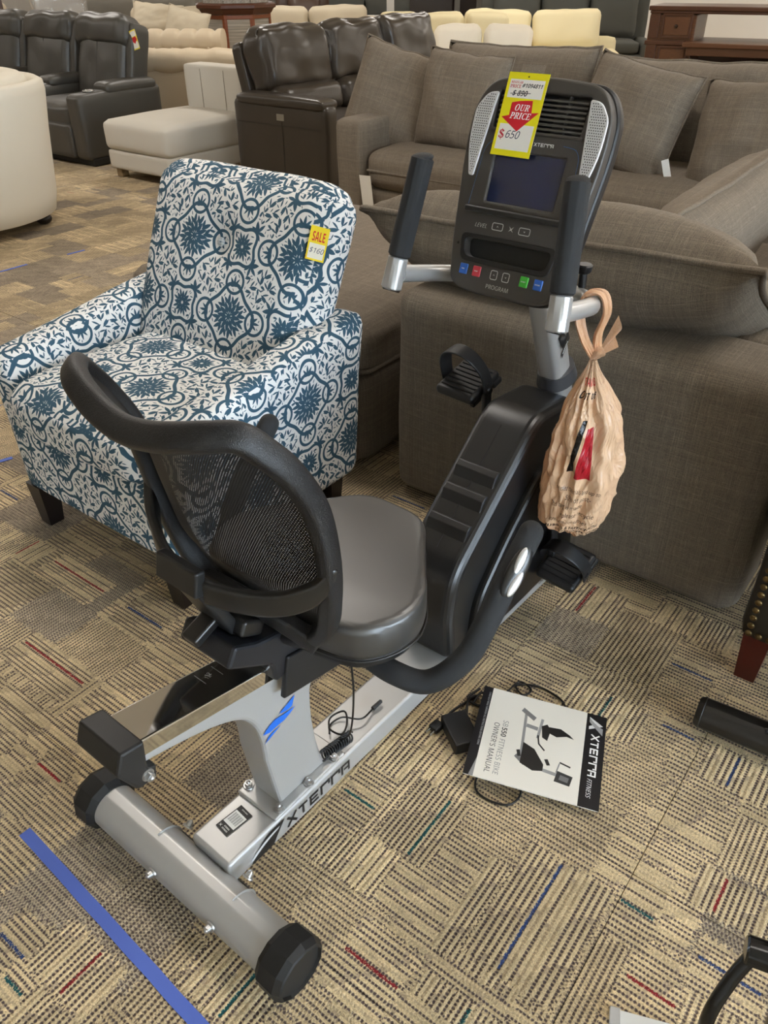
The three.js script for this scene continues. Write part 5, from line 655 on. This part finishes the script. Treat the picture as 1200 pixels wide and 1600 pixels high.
{ // tufted beige sofa: rolled arm and back
  const s = simpleSofa('tufted_sofa', 'beige leather tufted sofa behind the light grey chaise', [-1.6, -9.25], -0.1, 1.9, beigeLeather, { back: 0.6, arm: 0.55, n: 2, cushH: 0, seed: 141 });
  for (const [len, y, z, r] of [[1.86, 0.7, 0.4, 0.11]]) { const pts = []; for (let k = 0; k <= 24; k++) pts.push(V3(-len / 2 + len * k / 24, y + 0.006 * Math.sin(k * 1.6), z)); part(s, 'rolled_edge', sweep(pts, false, (t) => r * (1 - 0.12 * Math.abs(Math.sin(t * Math.PI * 7)) ** 8), r * 1.2, () => V3(0, 1, 0), { n: 96, rs: 18, e: 0.85 }), beigeLeather); }
  part(s, 'front_panel', soft(1.86, 0.55, 0.12, { r: 0.04, seed: 142 }), beigeLeather, [0, 0.36, 0.42]);
  const s2 = simpleSofa('tufted_sofa', 'beige tufted leather sofa with button row behind the price-tagged recliner', [-2.5, -10.4], -0.1, 1.5, beigeLeather, { back: 0.66, arm: 0.6, n: 2, cushH: 0, seed: 151 });
  const pts = []; for (let k = 0; k <= 24; k++) pts.push(V3(-0.85 + 1.7 * k / 24, 0.78, 0.3)); part(s2, 'rolled_edge', sweep(pts, false, (t) => 0.12 * (1 - 0.2 * Math.abs(Math.sin(t * Math.PI * 9)) ** 10), 0.12, () => V3(0, 1, 0), { n: 120, rs: 18, e: 0.85 }), beigeLeather); for (let k = 0; k < 8; k++) part(s2, 'tuft_button', new THREE.SphereGeometry(0.016, 10, 8), beigeLeather, [-0.7 + k * 0.2, 0.72, 0.405]);
}
simpleSofa('sofa', 'tan fabric sofa with stacked cushions left of the octagonal cabinet', [-2.75, -12.35], 0.05, 1.5, tanCloth, { back: 0.8, seed: 161, cushH: 0.5 });
cushion('sofa_cushion', 'tan cushion leaning on the octagonal cabinet', 0.55, 0.5, 0.2, 163, tanCloth, [0, 0, 0], [-0.3, 0.3, -0.2]).position.set(-2.2, 0.82, -10.55);
cushion('sofa_cushion', 'tan bolster cushion behind the beige tufted sofa', 0.6, 0.36, 0.22, 164, tanCloth, [0, 0, 0], [-0.5, 0.6, -0.1]).position.set(-2.62, 0.93, -11.05);
simpleSofa('sofa', 'dark grey fabric sofa at the top left beyond the tan cushions', [-3.7, -14.2], 0.05, 2.2, greyCloth, { back: 0.95, cushH: 0.55, seed: 171 });
simpleSofa('sofa', 'beige fabric sofa at the top left behind the theater recliners', [-6.1, -13.2], 0.2, 2.0, tanCloth, { back: 0.95, cushH: 0.55, seed: 175 });
simpleSofa('sofa', 'beige fabric sofa back behind the dark reclining sofa', [-1.1, -14.4], 0.0, 2.2, tanCloth, { back: 0.85, n: 2, seed: 181, cushH: 0.42 });
simpleSofa('leather_chair', 'brown leather armchair beyond the beige sofa back', [-1.25, -16.2], 0.3, 0.95, leather(0x4e3a2f, 0.4), { back: 1.1, n: 1, seed: 185, cushH: 0.5 });
// octagonal cabinet with pale column
{ const s = thing('octagonal_cabinet', 'octagonal wooden cabinet with pale panels and moulded top beyond the leather sofa', 'cabinet', [-1.72, 0, -11.3], 0.2); const cw = wood(0xa0562a), pale = wood(0xc9c4bc, 0.7);
  part(s, 'body', new THREE.CylinderGeometry(0.42, 0.42, 0.96, 8, 1).rotateY(Math.PI / 8).toNonIndexed(), pale, [0, 0.5, 0]).geometry.computeVertexNormals();
  for (let k = 0; k < 8; k++) { const t = k * Math.PI / 4, R = 0.42 * Math.cos(Math.PI / 8), w = 0.42 * 2 * Math.sin(Math.PI / 8); const fr = [xf(rbox(0.035, 0.96, 0.02, 0.004), [-w / 2 + 0.012, 0, 0]), xf(rbox(0.035, 0.96, 0.02, 0.004), [w / 2 - 0.012, 0, 0]), xf(rbox(w, 0.04, 0.018, 0.004), [0, 0.455, 0]), xf(rbox(w, 0.05, 0.018, 0.004), [0, -0.455, 0])]; part(s, 'panel_frame', fr, cw, [Math.sin(t) * R, 0.5, Math.cos(t) * R], [0, t, 0]); }
  const pr = [[0, 0], [0.43, 0], [0.45, 0.02], [0.47, 0.05], [0.5, 0.065], [0.5, 0.095], [0.47, 0.11], [0, 0.11]].map((q) => new THREE.Vector2(...q)); part(s, 'moulded_top', BGU.toCreasedNormals(new THREE.LatheGeometry(pr, 8).rotateY(Math.PI / 8), 0.3), wood(0x6b3a20), [0, 0.98, 0]);
  for (let k = 0; k < 8; k++) { const t = k * Math.PI / 4, R = 0.4 * Math.cos(Math.PI / 8); part(s, 'column_board', [-1, 0, 1].map((j) => xf(rbox(0.1, 1.1, 0.02, 0.003), [j * 0.102, 0, 0])), pale, [Math.sin(t) * R, 1.64, Math.cos(t) * R], [0, t, 0]); }
}
// white and cream sofas beyond the grey one
{ const s = simpleSofa('sofa', 'white fabric sofa with three square back cushions behind the grey sofa', [0.78, -9.45], -0.15, 1.75, whiteCloth, { back: 0.7, n: 3, cushH: 0.44, arm: 0.6, armW: 0.1, seed: 191 });
  const t = thing('price_tag', 'small yellow price tag on the white sofa beside the dark leather sofa', 'price tag', [0.36, 0.78, -9.02], 0.1); t.rotation.z = -0.3; part(t, 'card', new THREE.BoxGeometry(0.09, 0.17, 0.002), mat(0xffffff, 0.5, { map: canvasTex(128, 240, (g, w, h) => { g.fillStyle = '#f0dc46'; g.fillRect(0, 0, w, h); g.fillStyle = '#f3efe8'; g.fillRect(12, 14, w - 24, 70); g.fillRect(12, 150, w - 24, 76); g.fillStyle = '#d5342f'; g.beginPath(); g.moveTo(30, 92); g.lineTo(98, 84); g.lineTo(118, 124); g.lineTo(66, 170); g.lineTo(10, 130); g.fill(); }) }));
  simpleSofa('sofa', 'cream fabric sofa in the row behind the white sofa', [0.75, -11.4], -0.15, 2.0, creamCloth, { back: 0.8, n: 3, cushH: 0.46, arm: 0.55, seed: 195 });
  simpleSofa('sofa', 'large cream sofa with two wide back cushions above the console', [2.0, -12.25], -0.12, 2.3, creamCloth, { back: 0.7, n: 2, cushH: 0.44, arm: 0.48, armW: 0.24, d: 1.0, seed: 199, tilt: -0.3 });
  simpleSofa('sofa', 'charcoal sofa standing behind the large cream sofa', [2.75, -13.9], -0.1, 2.5, charcoal, { back: 1.12, n: 3, cushH: 0.62, arm: 0.5, seed: 203 });
}
// desk with drawers
{ const s = thing('writing_desk', 'carved dark wood desk with drawers at the upper right', 'desk', [3.5, 0, -11.6], -0.5); const dw = wood(0x7d5335, 0.35), dk = wood(0x66402a, 0.35);
  part(s, 'top', [mv(rbox(2.2, 0.05, 0.8, 0.012), 0.95, 0.985, -0.25), mv(rbox(2.16, 0.03, 0.77, 0.008), 0.95, 0.945, -0.25)], dk);
  part(s, 'pedestal', mv(rbox(0.56, 0.9, 0.72, 0.01), 0.15, 0.47, -0.25), dw); const fr = (x, y, w, h, nm, rd) => { const d = part(s, nm, [mv(rbox(w, h, 0.02, 0.004), x, y, 0.115), mv(rbox(w - 0.07, h - 0.07, 0.014, 0.006), x, y, 0.128)], dw); part(d, 'frame', [xf(rbox(w, 0.022, 0.02, 0.006), [x, y + h / 2 - 0.012, 0.128]), xf(rbox(w, 0.022, 0.02, 0.006), [x, y - h / 2 + 0.012, 0.128]), xf(rbox(0.022, h, 0.02, 0.006), [x - w / 2 + 0.012, y, 0.128]), xf(rbox(0.022, h, 0.02, 0.006), [x + w / 2 - 0.012, y, 0.128])], dk); part(d, 'knob', mv(new THREE.SphereGeometry(0.022, 14, 10), x, y, 0.155), mat(0x2a1d13, 0.3, { metalness: 0.5 })); };
  fr(0.21, 0.8, 0.36, 0.26, 'drawer'); fr(0.21, 0.42, 0.36, 0.34, 'drawer'); part(s, 'pilaster', [mv(rbox(0.12, 0.26, 0.03, 0.006), -0.06, 0.8, 0.118), mv(rbox(0.12, 0.36, 0.03, 0.006), -0.06, 0.42, 0.118)], dk); part(s, 'moulding', [mv(rbox(0.6, 0.05, 0.05, 0.012), 0.15, 0.62, 0.11)], dk);
  part(s, 'shelf', mv(rbox(1.9, 0.05, 0.95, 0.008), 1.3, 0.62, -0.15), dw); part(s, 'back_panel', mv(rbox(1.9, 0.5, 0.03, 0.004), 1.3, 0.33, -0.5), dk); part(s, 'end_panel', mv(rbox(0.05, 0.9, 0.72, 0.008), 2.02, 0.47, -0.25), dw); part(s, 'cross_rail', mv(rbox(1.6, 0.09, 0.04, 0.008), 1.2, 0.55, 0.26), dw);
  const k = thing('speaker_box', 'black mesh-fronted box under the wooden desk shelf', 'speaker', [4.4, 0, -10.75], -0.5); part(k, 'cabinet', rbox(1.2, 0.42, 0.3, 0.01), mat(0x15130f, 0.6), [0, 0.22, 0]); part(k, 'grille', rbox(0.5, 0.3, 0.02, 0.004), mat(0x24221e, 0.9), [0.25, 0.22, 0.155]);
}
// odds and ends along the top edge
{ const s = thing('shutter_screen', 'white louvred folding screen behind the wooden desk', 'screen', [6.0, 0, -15.4], -0.5); for (const x of [-0.9, -0.3, 0.3, 0.9]) { part(s, 'panel_frame', [xf(rbox(0.05, 1.9, 0.04, 0.005), [x - 0.27, 0.96, 0]), xf(rbox(0.05, 1.9, 0.04, 0.005), [x + 0.27, 0.96, 0]), xf(rbox(0.5, 0.08, 0.04, 0.005), [x, 1.87, 0]), xf(rbox(0.5, 0.08, 0.04, 0.005), [x, 0.05, 0])], mat(0xe6e6e6, 0.5)); for (let k = 0; k < 16; k++) part(s, 'louvre', xf(rbox(0.48, 0.09, 0.008, 0.003), [x, 0.16 + k * 0.11, 0], [0.5, 0, 0]), mat(0xdfe2e6, 0.5)); }
  const f = thing('bed_frame', 'white wooden frame standing behind the leather sofa at the top edge', 'bed frame', [-0.55, 0, -17.5], 0); part(f, 'post', mv(rbox(0.14, 1.3, 0.1, 0.01), -0.75, 0.66, 0), mat(0xe9e9e6, 0.5)); part(f, 'post', mv(rbox(0.14, 1.3, 0.1, 0.01), 0.75, 0.66, 0), mat(0xe9e9e6, 0.5)); part(f, 'rail', mv(rbox(1.4, 0.2, 0.06, 0.01), 0, 0.55, 0), mat(0xe9e9e6, 0.5));
  simpleSofa('sofa', 'grey leather sofa seen through the white frame', [-0.3, -19.0], 0, 2.2, charcoal, { back: 0.95, seed: 221 });
  const c = thing('brown_cabinet', 'dark brown cabinet with a round sticker at the top edge', 'cabinet', [1.75, 0, -16.0], -0.1); part(c, 'body', rbox(1.3, 1.3, 0.45, 0.01), wood(0x2e1a14, 0.5), [0, 0.66, 0]); part(c, 'sticker', xf(new THREE.CylinderGeometry(0.075, 0.075, 0.002, 24), [0, 0, 0], [Math.PI / 2, 0, 0]), mat(0xd7c6d9, 0.5), [-0.08, 1.0, 0.227]); part(c, 'sticker_band', xf(rbox(0.12, 0.035, 0.002, 0.0005, 1), [-0.08, 0.99, 0.2285]), mat(0x7a4a8c, 0.5));
  const b = thing('display_board', 'dark board with white sheets at the top edge', 'board', [0.85, 0, -15.6], 0); part(b, 'panel', rbox(0.7, 1.5, 0.04, 0.005), mat(0x2a2420, 0.6), [0, 0.76, 0]); for (const x of [-0.15, 0.12]) part(b, 'sheet', rbox(0.16, 0.22, 0.004, 0.001, 1), mat(0xdedbd2, 0.8), [x, 1.17, 0.024]); for (const x of [0.42, 0.78]) part(b, 'stand_post', rbox(0.09, 1.5, 0.06, 0.008), mat(0x5c5a55, 0.5), [x, 0.76, 0.1]);
  const k = thing('bookshelf', 'brown wooden shelf behind the theater recliners at the left edge', 'shelf', [-5.3, 0, -11.2], 0.45); part(k, 'side_panel', mv(rbox(0.05, 1.5, 0.4, 0.006), 0.75, 0.76, 0), wood(0x6b4c34)); part(k, 'side_panel', mv(rbox(0.05, 1.5, 0.4, 0.006), -0.75, 0.76, 0), wood(0x6b4c34)); part(k, 'back_panel', mv(rbox(1.5, 1.5, 0.02, 0.004), 0, 0.76, -0.19), wood(0x553a27)); for (const y of [0.08, 0.5, 0.95, 1.4]) part(k, 'shelf_board', mv(rbox(1.46, 0.035, 0.38, 0.004), 0, y, 0), wood(0x6b4c34));
  const w = thing('wrapped_chair', 'chair wrapped in crinkled clear plastic between the recliners and beige sofa', 'chair', [-3.8, 0, -11.2], 0.3); part(w, 'backrest', soft(0.55, 0.75, 0.12, { r: 0.04, seed: 231 }), cloth(0x9a968e), [0, 0.82, -0.15], [-0.15, 0, 0]); part(w, 'seat', soft(0.55, 0.12, 0.55, { r: 0.04, seed: 232 }), cloth(0x9a968e), [0, 0.45, 0.1]); for (const [x, z] of [[-0.22, -0.12], [0.22, -0.12], [0.22, 0.32], [-0.22, 0.32]]) part(w, 'leg', bar(V3(x, 0, z), V3(x, 0.42, z), 0.018), darkLeg); part(w, 'plastic_wrap', soft(0.62, 0.82, 0.22, { r: 0.05, wob: 0.05, seed: 233, seg: 24 }), phys(0xffffff, 0.12, { transmission: 0.85, thickness: 0 }), [0, 0.83, -0.15], [-0.15, 0, 0]);
}
shadows(scene);
renderer.render(scene, camera);
